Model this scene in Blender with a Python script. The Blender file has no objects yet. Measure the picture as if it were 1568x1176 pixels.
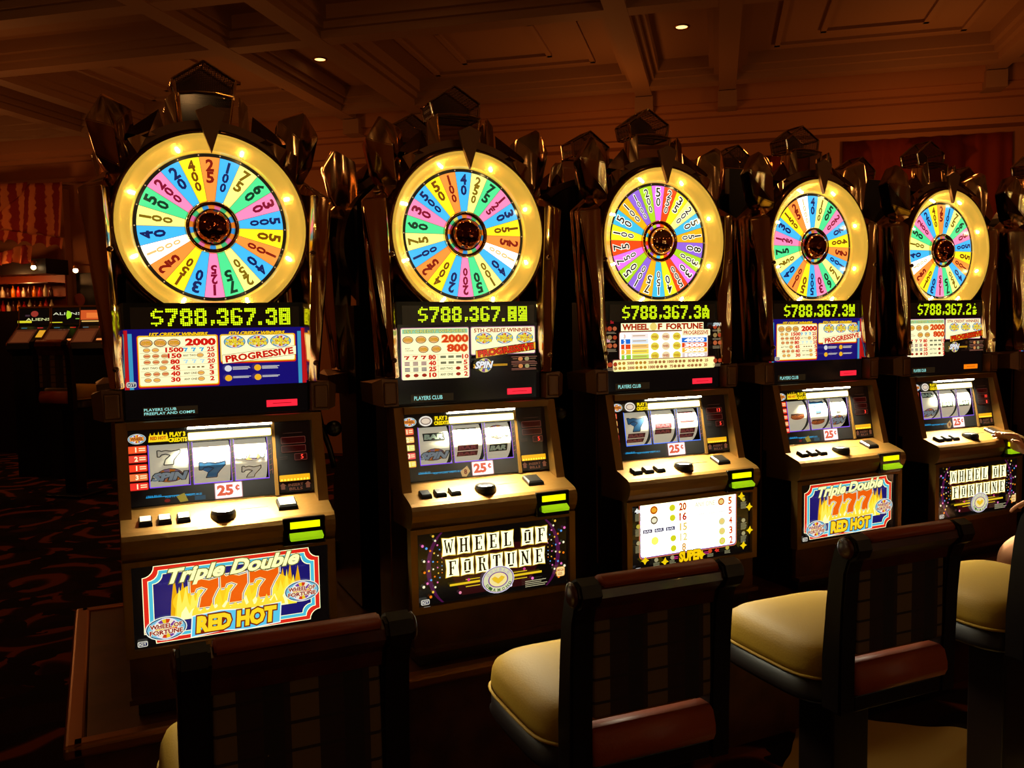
import bpy, bmesh, math, random
from mathutils import Vector, Matrix, Euler
random.seed(7)
C = bpy.context.scene.collection
PI = math.pi
R = math.radians

# ------------------------------------------------------------------ materials
def lin(c):
    return tuple(((x/255.0)/12.92 if x/255.0 <= 0.04045 else ((x/255.0+0.055)/1.055)**2.4) for x in c)
def nt(name):
    m = bpy.data.materials.new(name); m.use_nodes = True
    return m, m.node_tree.nodes, m.node_tree.links
def P(n): return n.get('Principled BSDF')
def mat(name, col, rough=0.5, metal=0.0, spec=0.5, coat=0.0, emit=None, estr=0.0, bump=None, var=None, stretch=None):
    m, n, l = nt(name); p = P(n)
    p.inputs['Base Color'].default_value = (*lin(col), 1)
    p.inputs['Roughness'].default_value = rough; p.inputs['Metallic'].default_value = metal
    p.inputs['Specular IOR Level'].default_value = spec; p.inputs['Coat Weight'].default_value = coat
    if emit: p.inputs['Emission Color'].default_value = (*lin(emit), 1); p.inputs['Emission Strength'].default_value = estr
    tc = n.new('ShaderNodeTexCoord')
    if bump:
        t = n.new('ShaderNodeTexNoise'); t.inputs['Scale'].default_value = bump[0]; t.inputs['Detail'].default_value = bump[2] if len(bump) > 2 else 3
        if stretch:
            mp = n.new('ShaderNodeMapping'); mp.inputs['Scale'].default_value = stretch; l.new(tc.outputs['Object'], mp.inputs['Vector']); l.new(mp.outputs[0], t.inputs['Vector'])
        else: l.new(tc.outputs['Object'], t.inputs['Vector'])
        b = n.new('ShaderNodeBump'); b.inputs['Strength'].default_value = bump[1]; b.inputs['Distance'].default_value = 0.02
        l.new(t.outputs['Fac'], b.inputs['Height']); l.new(b.outputs['Normal'], p.inputs['Normal'])
    if var:
        t = n.new('ShaderNodeTexNoise'); t.inputs['Scale'].default_value = var[0]; t.inputs['Detail'].default_value = 4
        l.new(tc.outputs['Object'], t.inputs['Vector'])
        r = n.new('ShaderNodeValToRGB'); r.color_ramp.elements[0].color = (*lin(var[1]), 1); r.color_ramp.elements[1].color = (*lin(var[2]), 1)
        r.color_ramp.elements[0].position = 0.35; r.color_ramp.elements[1].position = 0.65
        l.new(t.outputs['Fac'], r.inputs['Fac']); l.new(r.outputs['Color'], p.inputs['Base Color'])
    return m
def attr_mat(name, emit=True, base=0.0, estr=1.0, rough=0.25):
    m, n, l = nt(name); p = P(n)
    a = n.new('ShaderNodeAttribute'); a.attribute_name = 'Col'
    p.inputs['Roughness'].default_value = rough
    if base > 0: l.new(a.outputs['Color'], p.inputs['Base Color'])
    else: p.inputs['Base Color'].default_value = (0.01, 0.01, 0.01, 1)
    if emit:
        l.new(a.outputs['Color'], p.inputs['Emission Color']); p.inputs['Emission Strength'].default_value = estr
    return m

M = {}
M['print'] = attr_mat('backlit_print', rough=0.12)
M['wheel'] = attr_mat('backlit_wheel_print', rough=0.3, estr=1.35)
M['drum'] = attr_mat('reel_strip_print', base=1, estr=0.42, rough=0.5)
M['led'] = attr_mat('led_dots', estr=1.0)
M['bronze'] = mat('brushed_bronze_metal', (138, 99, 44), 0.4, 0.7, bump=(60, 0.05))
M['bronze_dark'] = mat('dark_bronze_plastic', (125, 86, 54), 0.4, 0.5)
M['black'] = mat('black_cabinet_laminate', (9, 7, 6), 0.35, 0.0)
M['blackgloss'] = mat('black_gloss_acrylic', (6, 5, 5), 0.12, 0.0)
M['chrome'] = mat('warped_chrome', (240, 205, 155), 0.1, 1.0, bump=(20, 0.65, 0), stretch=(1, 1, .22))
M['chrome_dark'] = mat('smoked_chrome', (120, 80, 55), 0.15, 0.9, bump=(9, 0.3, 1))
M['gold'] = mat('polished_gold', (255, 205, 120), 0.16, 1.0)
M['ring'] = mat('lit_gold_ring', (255, 205, 110), 0.27, 0.75, emit=(255, 202, 76), estr=0.55)
M['bulb'] = mat('warm_bulb', (255, 240, 200), 0.3, emit=(255, 215, 130), estr=260)
M['hub'] = mat('dark_red_chrome', (150, 75, 50), 0.08, 1.0, bump=(22, 0.4, 2))
M['hubgold'] = mat('gold_chrome_dome', (235, 170, 110), 0.05, 1.0)
M['tube'] = mat('fluorescent_tube', (255, 255, 255), 0.3, emit=(255, 250, 215), estr=34)
M['btn'] = mat('black_button_housing', (14, 12, 10), 0.3)
M['cap'] = mat('translucent_button_cap', (225, 215, 190), 0.3, emit=(255, 235, 190), estr=0.12)
M['yellow'] = mat('yellow_backlight', (240, 240, 0), 0.3, emit=(228, 236, 0), estr=1.25)
M['lime'] = mat('lime_bill_slot_light', (170, 220, 20), 0.2, emit=(150, 205, 15), estr=0.8)
M['amber'] = mat('amber_lamp', (240, 170, 10), 0.3, emit=(225, 150, 0), estr=1.0)
M['redlamp'] = mat('red_card_slot_light', (255, 40, 50), 0.3, emit=(255, 38, 60), estr=1.1)
M['orangelamp'] = mat('orange_card_slot_light', (255, 140, 20), 0.3, emit=(255, 130, 15), estr=1.0)
M['redled'] = mat('red_indicator', (255, 20, 10), 0.3, emit=(255, 10, 5), estr=2.5)
M['wood'] = mat('dark_red_mahogany', (64, 22, 10), 0.3, 0.0, coat=0.35, var=(14, (52, 17, 8), (78, 28, 13)))
M['wooddark'] = mat('near_black_mahogany', (17, 7, 5), 0.4, 0.0, spec=0.3)
M['leather'] = mat('cream_leather', (158, 122, 32), 0.6, 0.0, 0.25, bump=(160, 0.06))
M['tan'] = mat('tan_leather_trim', (150, 60, 22), 0.5, 0.0, bump=(160, 0.06))
M['basewood'] = mat('brown_base_veneer', (74, 36, 14), 0.35, var=(9, (58, 27, 10), (84, 42, 18)))
M['brass'] = mat('brushed_brass_trim', (150, 92, 38), 0.35, 0.7)
M['skin'] = mat('skin', (214, 148, 108), 0.5, 0.0)
M['nail'] = mat('fingernail', (235, 215, 195), 0.25, 0.0)
M['greencloth'] = mat('dark_green_cloth', (28, 34, 14), 0.8)
M['hair'] = mat('dark_brown_hair', (30, 18, 10), 0.5, bump=(60, 0.4))
M['eye'] = mat('eye', (40, 25, 15), 0.2)
M['ceil'] = mat('painted_plaster', (150, 112, 78), 0.7, bump=(40, 0.03))
M['wallp'] = mat('warm_wall_plaster', (170, 112, 66), 0.7, bump=(30, 0.03))
M['lampdisc'] = mat('recessed_lamp_lens', (255, 235, 200), 0.3, emit=(255, 190, 110), estr=3.0)
M['lampbright'] = mat('sconce_lamp_glass', (255, 235, 200), 0.3, emit=(255, 215, 150), estr=9.0)
M['paper'] = mat('picture_print', (120, 30, 12), 0.6)

def mesh_mat():       # perforated metal: a fine grid of holes
    m, n, l = nt('perforated_metal'); p = P(n)
    p.inputs['Base Color'].default_value = (0.05, 0.02, 0.01, 1); p.inputs['Metallic'].default_value = 0.7; p.inputs['Roughness'].default_value = 0.35
    tc = n.new('ShaderNodeTexCoord'); v = n.new('ShaderNodeTexVoronoi'); v.inputs['Scale'].default_value = 190; v.inputs['Randomness'].default_value = 0.0
    l.new(tc.outputs['Object'], v.inputs['Vector'])
    c = n.new('ShaderNodeMath'); c.operation = 'GREATER_THAN'; c.inputs[1].default_value = 0.56; l.new(v.outputs['Distance'], c.inputs[0])
    l.new(c.outputs[0], p.inputs['Alpha']); return m
M['mesh'] = mesh_mat()
def smoke_mat():
    m, n, l = nt('smoked_acrylic'); p = P(n)
    p.inputs['Base Color'].default_value = (0.02, 0.012, 0.008, 1); p.inputs['Roughness'].default_value = 0.1
    p.inputs['Alpha'].default_value = 0.45; return m
M['smoke'] = smoke_mat()
def carpet_mat():
    m, n, l = nt('patterned_carpet'); p = P(n); p.inputs['Roughness'].default_value = 0.95; p.inputs['Specular IOR Level'].default_value = 0.1
    tc = n.new('ShaderNodeTexCoord')
    w = n.new('ShaderNodeTexNoise'); w.inputs['Scale'].default_value = 1.6; w.inputs['Detail'].default_value = 2
    l.new(tc.outputs['Object'], w.inputs['Vector'])
    mx = n.new('ShaderNodeVectorMath'); mx.operation = 'MULTIPLY_ADD'; mx.inputs[1].default_value = (0.45, 0.45, 0); l.new(w.outputs['Color'], mx.inputs[0]); l.new(tc.outputs['Object'], mx.inputs[2])
    v = n.new('ShaderNodeTexVoronoi'); v.inputs['Scale'].default_value = 1.25; v.feature = 'F1'; l.new(mx.outputs[0], v.inputs['Vector'])
    s = n.new('ShaderNodeMath'); s.operation = 'MULTIPLY'; s.inputs[1].default_value = 26; l.new(v.outputs['Distance'], s.inputs[0])
    sn = n.new('ShaderNodeMath'); sn.operation = 'SINE'; l.new(s.outputs[0], sn.inputs[0])
    r = n.new('ShaderNodeValToRGB'); e = r.color_ramp.elements
    e[0].position = 0.2; e[0].color = (*lin((30, 12, 6)), 1); e[1].position = 0.75; e[1].color = (*lin((110, 52, 20)), 1)
    x = e.new(0.5); x.color = (*lin((66, 24, 11)), 1)
    l.new(sn.outputs[0], r.inputs['Fac'])
    w2 = n.new('ShaderNodeTexNoise'); w2.inputs['Scale'].default_value = 3.5; w2.inputs['Detail'].default_value = 3; l.new(tc.outputs['Object'], w2.inputs['Vector'])
    gt = n.new('ShaderNodeMath'); gt.operation = 'GREATER_THAN'; gt.inputs[1].default_value = 0.53; l.new(w2.outputs['Fac'], gt.inputs[0])
    m2 = n.new('ShaderNodeMix'); m2.data_type = 'RGBA'; l.new(gt.outputs[0], m2.inputs[0]); l.new(r.outputs['Color'], m2.inputs[6]); m2.inputs[7].default_value = (*lin((18, 8, 5)), 1)
    sb = n.new('ShaderNodeVectorMath'); sb.operation = 'SUBTRACT'; sb.inputs[1].default_value = (.99, 3.3, 0); l.new(mx.outputs[0], sb.inputs[0])
    wr = n.new('ShaderNodeVectorMath'); wr.operation = 'WRAP'; wr.inputs[1].default_value = (3, 3, 3); wr.inputs[2].default_value = (-3, -3, -3); l.new(sb.outputs[0], wr.inputs[0])
    ln = n.new('ShaderNodeVectorMath'); ln.operation = 'LENGTH'; l.new(wr.outputs[0], ln.inputs[0])
    lt = n.new('ShaderNodeMath'); lt.operation = 'LESS_THAN'; lt.inputs[1].default_value = .57; l.new(ln.outputs['Value'], lt.inputs[0])
    m3 = n.new('ShaderNodeMix'); m3.data_type = 'RGBA'; l.new(lt.outputs[0], m3.inputs[0]); l.new(m2.outputs[2], m3.inputs[6]); m3.inputs[7].default_value = (*lin((168, 132, 66)), 1)
    l.new(m3.outputs[2], p.inputs['Base Color']); return m
M['carpet'] = carpet_mat()
def plaid_mat():
    m, n, l = nt('plaid_woven_fabric'); p = P(n); p.inputs['Roughness'].default_value = 0.85
    tc = n.new('ShaderNodeTexCoord'); sp = n.new('ShaderNodeSeparateXYZ'); l.new(tc.outputs['Object'], sp.inputs[0])
    def band(out, freq, ph, thr):
        a = n.new('ShaderNodeMath'); a.operation = 'MULTIPLY_ADD'; a.inputs[1].default_value = freq; a.inputs[2].default_value = ph; l.new(out, a.inputs[0])
        b = n.new('ShaderNodeMath'); b.operation = 'SINE'; l.new(a.outputs[0], b.inputs[0])
        c = n.new('ShaderNodeMath'); c.operation = 'GREATER_THAN'; c.inputs[1].default_value = thr; l.new(b.outputs[0], c.inputs[0]); return c
    b1 = band(sp.outputs['X'], 42, 1.2, 0.45); b2 = band(sp.outputs['Z'], 118, 0, 0.93); b3 = band(sp.outputs['X'], 42, 3.6, 0.7)
    def mixc(f, a, bcol):
        k = n.new('ShaderNodeMix'); k.data_type = 'RGBA'; l.new(f.outputs[0], k.inputs[0])
        if isinstance(a, tuple): k.inputs[6].default_value = (*lin(a), 1)
        else: l.new(a, k.inputs[6])
        k.inputs[7].default_value = (*lin(bcol), 1); return k.outputs[2]
    c = mixc(b1, (40, 14, 9), (96, 68, 36)); c = mixc(b3, c, (24, 12, 9)); c = mixc(b2, c, (30, 12, 7))
    l.new(c, p.inputs['Base Color']); return m
M['plaid'] = plaid_mat()
def drape_mat(name, base, accent, fx=12.0, motif=7.0):
    m, n, l = nt(name); p = P(n); p.inputs['Roughness'].default_value = 0.8
    tc = n.new('ShaderNodeTexCoord'); sp = n.new('ShaderNodeSeparateXYZ'); l.new(tc.outputs['Object'], sp.inputs[0])
    a = n.new('ShaderNodeMath'); a.operation = 'MULTIPLY'; a.inputs[1].default_value = fx; l.new(sp.outputs['X'], a.inputs[0])
    b = n.new('ShaderNodeMath'); b.operation = 'SINE'; l.new(a.outputs[0], b.inputs[0])
    v = n.new('ShaderNodeTexVoronoi'); v.inputs['Scale'].default_value = motif; l.new(tc.outputs['Object'], v.inputs['Vector'])
    s = n.new('ShaderNodeMath'); s.operation = 'ADD'; l.new(b.outputs[0], s.inputs[0])
    q = n.new('ShaderNodeMath'); q.operation = 'MULTIPLY'; q.inputs[1].default_value = 1.4; l.new(v.outputs['Distance'], q.inputs[0]); l.new(q.outputs[0], s.inputs[1])
    r = n.new('ShaderNodeValToRGB'); r.color_ramp.elements[0].position = 0.45; r.color_ramp.elements[0].color = (*lin(base), 1)
    r.color_ramp.elements[1].position = 0.75; r.color_ramp.elements[1].color = (*lin(accent), 1)
    l.new(s.outputs[0], r.inputs['Fac']); l.new(r.outputs['Color'], p.inputs['Base Color']); return m
M['swag'] = drape_mat('red_and_gold_striped_silk', (216, 130, 70), (150, 24, 10), 30, 16)
M['drape'] = drape_mat('red_damask_drape', (170, 62, 22), (120, 26, 8), 6, 6)

# ------------------------------------------------------------------ geometry helpers
def obj(name, bm, m=None, parent=None, smooth=False, off=None):
    me = bpy.data.meshes.new(name)
    if off: bmesh.ops.translate(bm, verts=bm.verts, vec=off)
    bm.normal_update(); bm.to_mesh(me); bm.free()
    for x in (m if isinstance(m, (list, tuple)) else [m]):
        if x: me.materials.append(x)
    if smooth:
        for p in me.polygons: p.use_smooth = True
    o = bpy.data.objects.new(name, me); C.objects.link(o)
    if parent: o.parent = parent
    return o
def thing(name, label, cat, loc=(0, 0, 0), rotz=0, group=None):
    o = bpy.data.objects.new(name, None); C.objects.link(o); o.location = loc; o.rotation_euler = (0, 0, rotz)
    o['label'] = label; o['category'] = cat
    if group: o['group'] = group
    o.empty_display_size = 0.1
    return o
def tag(o, label, cat, group=None, kind=None):
    o['label'] = label; o['category'] = cat
    if group: o['group'] = group
    if kind: o['kind'] = kind
    return o
def struct(name, bm, m):
    o = obj(name, bm, m); o['kind'] = 'structure'; return o
def BM(): return bmesh.new()
def box(bm, x0, x1, y0, y1, z0, z1, mi=0, bev=0):
    vs = [bm.verts.new(p) for p in ((x0, y0, z0), (x1, y0, z0), (x1, y1, z0), (x0, y1, z0), (x0, y0, z1), (x1, y0, z1), (x1, y1, z1), (x0, y1, z1))]
    fs = [bm.faces.new([vs[i] for i in f]) for f in ((3, 2, 1, 0), (4, 5, 6, 7), (0, 1, 5, 4), (1, 2, 6, 5), (2, 3, 7, 6), (3, 0, 4, 7))]
    for f in fs: f.material_index = mi
    if bev:
        es = list({e for f in fs for e in f.edges})
        bmesh.ops.bevel(bm, geom=es, offset=bev, segments=3, affect='EDGES', profile=0.5)
    return vs
def prism(bm, poly, y0, y1, mi=0, cap=True):       # poly in (x,z), extruded along y
    a = [bm.verts.new((p[0], y0, p[1])) for p in poly]; b = [bm.verts.new((p[0], y1, p[1])) for p in poly]
    n = len(poly)
    for i in range(n):
        f = bm.faces.new((a[i], a[(i+1) % n], b[(i+1) % n], b[i])); f.material_index = mi
    if cap:
        bm.faces.new(a[::-1]).material_index = mi; bm.faces.new(b).material_index = mi
    bmesh.ops.recalc_face_normals(bm, faces=bm.faces)
def sideprism(bm, poly, x0, x1, mi=0):             # poly in (y,z), extruded along x
    a = [bm.verts.new((x0, p[0], p[1])) for p in poly]; b = [bm.verts.new((x1, p[0], p[1])) for p in poly]
    n = len(poly)
    for i in range(n): bm.faces.new((a[i], a[(i+1) % n], b[(i+1) % n], b[i])).material_index = mi
    bm.faces.new(a[::-1]).material_index = mi; bm.faces.new(b).material_index = mi
    bmesh.ops.recalc_face_normals(bm, faces=bm.faces)
def hull(bm, pts):
    vs = [bm.verts.new(p) for p in pts]
    r = bmesh.ops.convex_hull(bm, input=vs)
    bmesh.ops.delete(bm, geom=[v for v in r['geom_interior'] if isinstance(v, bmesh.types.BMVert)], context='VERTS')
def lathe(bm, prof, axis='Z', n=32, o=(0, 0, 0), close=False):     # prof: (radius, height)
    rings = []
    for r, h in prof:
        ring = []
        for i in range(n):
            a = 2*PI*i/n; x, y = r*math.cos(a), r*math.sin(a)
            p = (x, y, h) if axis == 'Z' else ((x, h, y) if axis == 'Y' else (h, x, y))
            ring.append(bm.verts.new((p[0]+o[0], p[1]+o[1], p[2]+o[2])))
        rings.append(ring)
    for a, b in zip(rings, rings[1:]):
        for i in range(n): bm.faces.new((a[i], a[(i+1) % n], b[(i+1) % n], b[i]))
    if prof[0][0] > 1e-6 and close: bm.faces.new(rings[0])
    if prof[-1][0] > 1e-6 and close: bm.faces.new(rings[-1])
    bmesh.ops.remove_doubles(bm, verts=bm.verts, dist=1e-6); bmesh.ops.recalc_face_normals(bm, faces=bm.faces)
def tube(bm, pts, r, n=8, cap=True):
    pts = [Vector(p) for p in pts]; rs = r if isinstance(r, (list, tuple)) else [r]*len(pts); rings = []
    up0 = Vector((0, 0, 1))
    for i, p in enumerate(pts):
        d = (pts[min(i+1, len(pts)-1)] - pts[max(i-1, 0)]).normalized()
        up = up0 if abs(d.dot(up0)) < 0.95 else Vector((1, 0, 0))
        u = d.cross(up).normalized(); v = d.cross(u)
        rings.append([bm.verts.new(p + (u*math.cos(2*PI*k/n) + v*math.sin(2*PI*k/n))*rs[i]) for k in range(n)])
    for a, b in zip(rings, rings[1:]):
        for k in range(n): bm.faces.new((a[k], a[(k+1) % n], b[(k+1) % n], b[k]))
    if cap: bm.faces.new(rings[0][::-1]); bm.faces.new(rings[-1])
    bmesh.ops.recalc_face_normals(bm, faces=bm.faces)
def copy_tree(o, parent=None, keep=None):
    c = o.copy(); C.objects.link(c); c.parent = parent
    for ch in list(o.children):
        if keep is None or ch.name.split('.')[0] in keep: copy_tree(ch, c)
    return c

# ------------------------------------------------------------------ flat printed artwork
_glyph = {}
def glyphs(s, bold=0.0, res=2):
    k = (s, bold)
    if k in _glyph: return _glyph[k]
    cu = bpy.data.curves.new('t', 'FONT'); cu.body = s; cu.size = 1; cu.offset = bold; cu.resolution_u = res; cu.fill_mode = 'FRONT'
    ob = bpy.data.objects.new('t', cu); C.objects.link(ob)
    dg = bpy.context.evaluated_depsgraph_get(); me = bpy.data.meshes.new_from_object(ob.evaluated_get(dg))
    v = [(a.co.x, a.co.y) for a in me.vertices]; f = [tuple(p.vertices) for p in me.polygons]
    bpy.data.objects.remove(ob); bpy.data.curves.remove(cu); bpy.data.meshes.remove(me)
    if v: x0 = min(p[0] for p in v); x1 = max(p[0] for p in v); y0 = min(p[1] for p in v); y1 = max(p[1] for p in v)
    else: x0 = x1 = y0 = y1 = 0
    _glyph[k] = (v, f, x0, x1, y0, y1); return _glyph[k]
SLAB = {  # slab serif letters as strokes (x0,y0,x1,y1,width) in a 1x1.6 cell
 'W': [(.08,1.5,.3,.1,.17),(.3,.1,.5,1.3,.1),(.5,1.3,.7,.1,.17),(.7,.1,.92,1.5,.1),(-.04,1.54,.24,1.54,.12),(.76,1.54,1.04,1.54,.12)],
 'H': [(.22,.05,.22,1.55,.24),(.78,.05,.78,1.55,.24),(.2,.8,.8,.8,.14),(.02,.06,.42,.06,.12),(.58,.06,.98,.06,.12),(.02,1.54,.42,1.54,.12),(.58,1.54,.98,1.54,.12)],
 'E': [(.3,.05,.3,1.55,.26),(.08,.06,.9,.06,.12),(.08,1.54,.9,1.54,.12),(.3,.8,.65,.8,.12),(.85,.06,.85,.42,.12),(.85,1.54,.85,1.18,.12),(.64,.6,.64,1.0,.1)],
 'L': [(.32,.05,.32,1.55,.26),(.08,.06,.92,.06,.12),(.1,1.54,.56,1.54,.12),(.87,.06,.87,.5,.12)],
 'O': [(.24,.3,.24,1.3,.26),(.76,.3,.76,1.3,.26),(.24,.12,.76,.12,.2),(.24,1.48,.76,1.48,.2),(.14,.25,.3,.1,.12),(.7,.1,.86,.25,.12),(.14,1.35,.3,1.5,.12),(.7,1.5,.86,1.35,.12)],
 'F': [(.3,.05,.3,1.55,.26),(.08,.06,.56,.06,.12),(.08,1.54,.9,1.54,.12),(.3,.8,.65,.8,.12),(.85,1.54,.85,1.15,.12),(.64,.6,.64,1.0,.1)],
 'R': [(.26,.05,.26,1.55,.26),(.04,.06,.48,.06,.12),(.04,1.54,.7,1.54,.12),(.74,1.42,.74,.95,.24),(.26,.82,.7,.82,.12),(.6,.8,.8,.06,.22),(.66,.06,1.0,.06,.12)],
 'T': [(.5,.05,.5,1.55,.28),(.28,.06,.72,.06,.12),(.06,1.54,.94,1.54,.12),(.1,1.54,.1,1.15,.12),(.9,1.54,.9,1.15,.12)],
 'U': [(.24,.3,.24,1.55,.26),(.78,.3,.78,1.55,.16),(.24,.12,.78,.12,.2),(.04,1.54,.44,1.54,.12),(.6,1.54,.96,1.54,.12)],
 'N': [(.2,.05,.2,1.55,.14),(.8,.05,.8,1.55,.14),(.2,1.5,.8,.1,.26),(.04,.06,.38,.06,.12),(.02,1.54,.34,1.54,.12),(.62,1.54,.98,1.54,.12)],
}
SEVEN = [(0,1.0),(0,.55),(.12,.55),(.18,.68),(.36,.72),(.56,.62),(.34,.36),(.26,0),(.68,0),(.7,.26),(.82,.5),(1,.78),(1,1.0),(.88,.95),(.62,.9),(.36,.98),(.18,.93),(.12,1.0)]
def K(r, g, b, k=1.0): return tuple(x*k for x in lin((r, g, b)))
class Art:
    def __init__(s): s.v = []; s.f = []; s.c = []; s.L = 0
    def poly(s, pts, col, up=1):
        s.L += up; b = len(s.v)
        s.v += [(p[0], p[1], s.L) for p in pts]; s.f.append(tuple(range(b, b+len(pts)))); s.c.append(col)
    def rect(s, x0, y0, x1, y1, col, up=1): s.poly([(x0, y0), (x1, y0), (x1, y1), (x0, y1)], col, up)
    def rrect(s, x0, y0, x1, y1, r, col, up=1, n=4):
        p = []
        for cx, cy, a0 in ((x1-r, y0+r, -90), (x1-r, y1-r, 0), (x0+r, y1-r, 90), (x0+r, y0+r, 180)):
            for i in range(n+1): a = R(a0+90*i/n); p.append((cx+r*math.cos(a), cy+r*math.sin(a)))
        s.poly(p, col, up)
    def scallop(s, x0, y0, x1, y1, r, col, n=5):
        p = []
        for cx, cy, a0 in ((x1, y0, 180), (x1, y1, 270), (x0, y1, 0), (x0, y0, 90)):
            for i in range(n+1): a = R(a0-90*i/n); p.append((cx+r*math.cos(a), cy+r*math.sin(a)))
        s.poly(p, col)
    def oval(s, x, y, rx, ry, col, n=24, up=1): s.poly([(x+rx*math.cos(2*PI*i/n), y+ry*math.sin(2*PI*i/n)) for i in range(n)], col, up)
    def line(s, x0, y0, x1, y1, w, col, up=1):
        d = Vector((x1-x0, y1-y0)); d.normalize(); q = Vector((-d.y, d.x))*w/2
        s.poly([(x0+q.x, y0+q.y), (x0-q.x, y0-q.y), (x1-q.x, y1-q.y), (x1+q.x, y1+q.y)], col, up)
    def text(s, t, x, y, h, col, w=None, bold=0.02, shear=0, rot=0, out=None, align='c', res=2):
        # h = height of the letters, w = full width (stretched to it), centred on x,y
        v, f, x0, x1, y0, y1 = glyphs(t, 0.0, res)
        sy = h/max(y1-y0, 1e-6); sx = sy if w is None else w/max(x1-x0, 1e-6)
        cx = (x0+x1)/2 if align == 'c' else x0; cy = (y0+y1)/2; ca, sa = math.cos(rot), math.sin(rot)
        for bo, cc in (([(bold+out[0], out[1])] if out else []) + [(bold, col)]):
            v, f = glyphs(t, bo, res)[:2]; s.L += 1; b = len(s.v)
            for p in v:
                py = (p[1]-cy)*sy; px = (p[0]-cx)*sx + shear*py
                s.v.append((x+px*ca-py*sa, y+px*sa+py*ca, s.L))
            for q in f: s.f.append(tuple(b+i for i in q)); s.c.append(cc)
    def slab(s, ch, x, y, w, h, col):
        s.L += 1
        for x0, y0, x1, y1, ww in SLAB[ch]:
            X0, Y0, X1, Y1 = x+x0*w, y+y0*h/1.6, x+x1*w, y+y1*h/1.6
            if abs(y0-y1) < 1e-6: s.rect(min(X0, X1), Y0-ww*h/3.2, max(X0, X1), Y0+ww*h/3.2, col, 0)
            elif abs(x0-x1) < 1e-6: s.rect(X0-ww*w/2, Y0, X0+ww*w/2, Y1, col, 0)
            else: s.poly([(X0-ww*w/2, Y0), (X0+ww*w/2, Y0), (X1+ww*w/2, Y1), (X1-ww*w/2, Y1)], col, 0)
    def seven(s, x, y, w, h, col, out=None, oc=None):
        cx, cy = x+w/2, y+h/2
        if out:
            for k, c in zip(out, oc): s.poly([(cx+(px-.5)*w*k, cy+(py-.5)*h*k) for px, py in SEVEN], c)
        s.poly([(x+px*w, y+py*h) for px, py in SEVEN], col)
    def seven_line(s, x, y, w, h, lw, col):
        s.L += 1
        for a, b in zip(SEVEN, SEVEN[1:]+SEVEN[:1]): s.line(x+a[0]*w, y+a[1]*h, x+b[0]*w, y+b[1]*h, lw, col, 0)
    def bm(s, O, U=(1, 0, 0), V=(0, 0, 1), eps=0.00018, fn=None, cuts=None):
        bm = bmesh.new(); cl = bm.loops.layers.float_color.new('Col')
        O, U, V = Vector(O), Vector(U), Vector(V); N = U.cross(V)
        vs = [bm.verts.new((p[0], p[1], p[2]*eps)) for p in s.v]
        for f, c in zip(s.f, s.c):
            try: fc = bm.faces.new([vs[i] for i in f])
            except ValueError: continue
            for lp in fc.loops: lp[cl] = (c[0], c[1], c[2], 1)
        if cuts:
            big = [f for f in bm.faces if len(f.verts) > 4]
            if big: bmesh.ops.triangulate(bm, faces=big)
            for c in cuts: bmesh.ops.bisect_plane(bm, geom=bm.verts[:]+bm.edges[:]+bm.faces[:], plane_co=(0, c, 0), plane_no=(0, 1, 0))
        for v in bm.verts:
            if fn: v.co = Vector(fn(v.co.x, v.co.y, v.co.z))
            else: v.co = O + U*v.co.x + V*v.co.y + N*v.co.z
        return bm

# colours of the prints (values above one are over-bright backlit areas)
WHITE = K(255, 253, 235, 2.2); CREAM = K(255, 250, 190, 1.25); PAPER = K(255, 245, 190, 1.15); RED = K(205, 30, 10); YEL = K(255, 225, 20); GOLD = K(240, 175, 30)
NAVY = K(22, 14, 110); CYAN = K(75, 190, 215); BLK = K(6, 4, 4); ORANGE = K(240, 95, 10); DRED = K(120, 20, 8); PURP = K(120, 60, 150)

def logo(A, x, y, s, text=True):        # the oval wheel badge
    A.oval(x, y, s*1.0, s*.62, K(235, 240, 225)); A.oval(x, y, s*.95, s*.57, K(30, 60, 95)); A.oval(x, y, s*.9, s*.52, K(120, 190, 215))
    A.oval(x, y, s*.62, s*.55, K(230, 225, 240)); A.L += 1
    cs = [K(235, 200, 40), K(120, 60, 150), K(240, 230, 200), K(210, 60, 20)]
    for i in range(16):
        a0, a1 = 2*PI*i/16, 2*PI*(i+1)/16
        A.poly([(x, y), (x+s*.54*math.cos(a0), y+s*.5*math.sin(a0)), (x+s*.54*math.cos(a1), y+s*.5*math.sin(a1))], cs[i % 4], 0)
    if text:
        A.text('WHEEL OF', x, y+s*.14, s*.21, K(150, 15, 10), w=s*1.5, bold=.04, out=(.07, K(255, 248, 215)))
        A.text('FORTUNE', x, y-s*.17, s*.21, K(150, 15, 10), w=s*1.55, bold=.04, out=(.07, K(255, 248, 215)))
def minilogo(A, x, y, s, col=GOLD, t=True):
    A.oval(x, y, s, s*.66, K(90, 80, 60), n=16); A.oval(x, y, s*.88, s*.56, K(240, 180, 110), n=16)
    if t: A.text('WHEEL', x, y+s*.16, s*.24, col, w=s*1.4, bold=.05, out=(.05, DRED)); A.text('FORTUNE', x, y-s*.16, s*.24, col, w=s*1.5, bold=.05, out=(.05, DRED))
    else: A.rect(x-s*.7, y-s*.14, x+s*.7, y+s*.14, col)
def lines(A, x0, x1, y, n, dy, col, h=.0012, ragged=.25):
    A.L += 1
    for i in range(n): A.rect(x0, y-i*dy, x1-(x1-x0)*ragged*random.random(), y-i*dy+h, col, 0)
def igt(A, x, y, s, c=K(225, 220, 200)):
    A.rrect(x-s, y-s*.6, x+s, y+s*.6, s*.3, c); A.rrect(x-s*.86, y-s*.46, x+s*.86, y+s*.46, s*.25, K(20, 20, 70)); A.text('IGT', x, y, s*.6, c, w=s*1.4, bold=.03)

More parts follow.
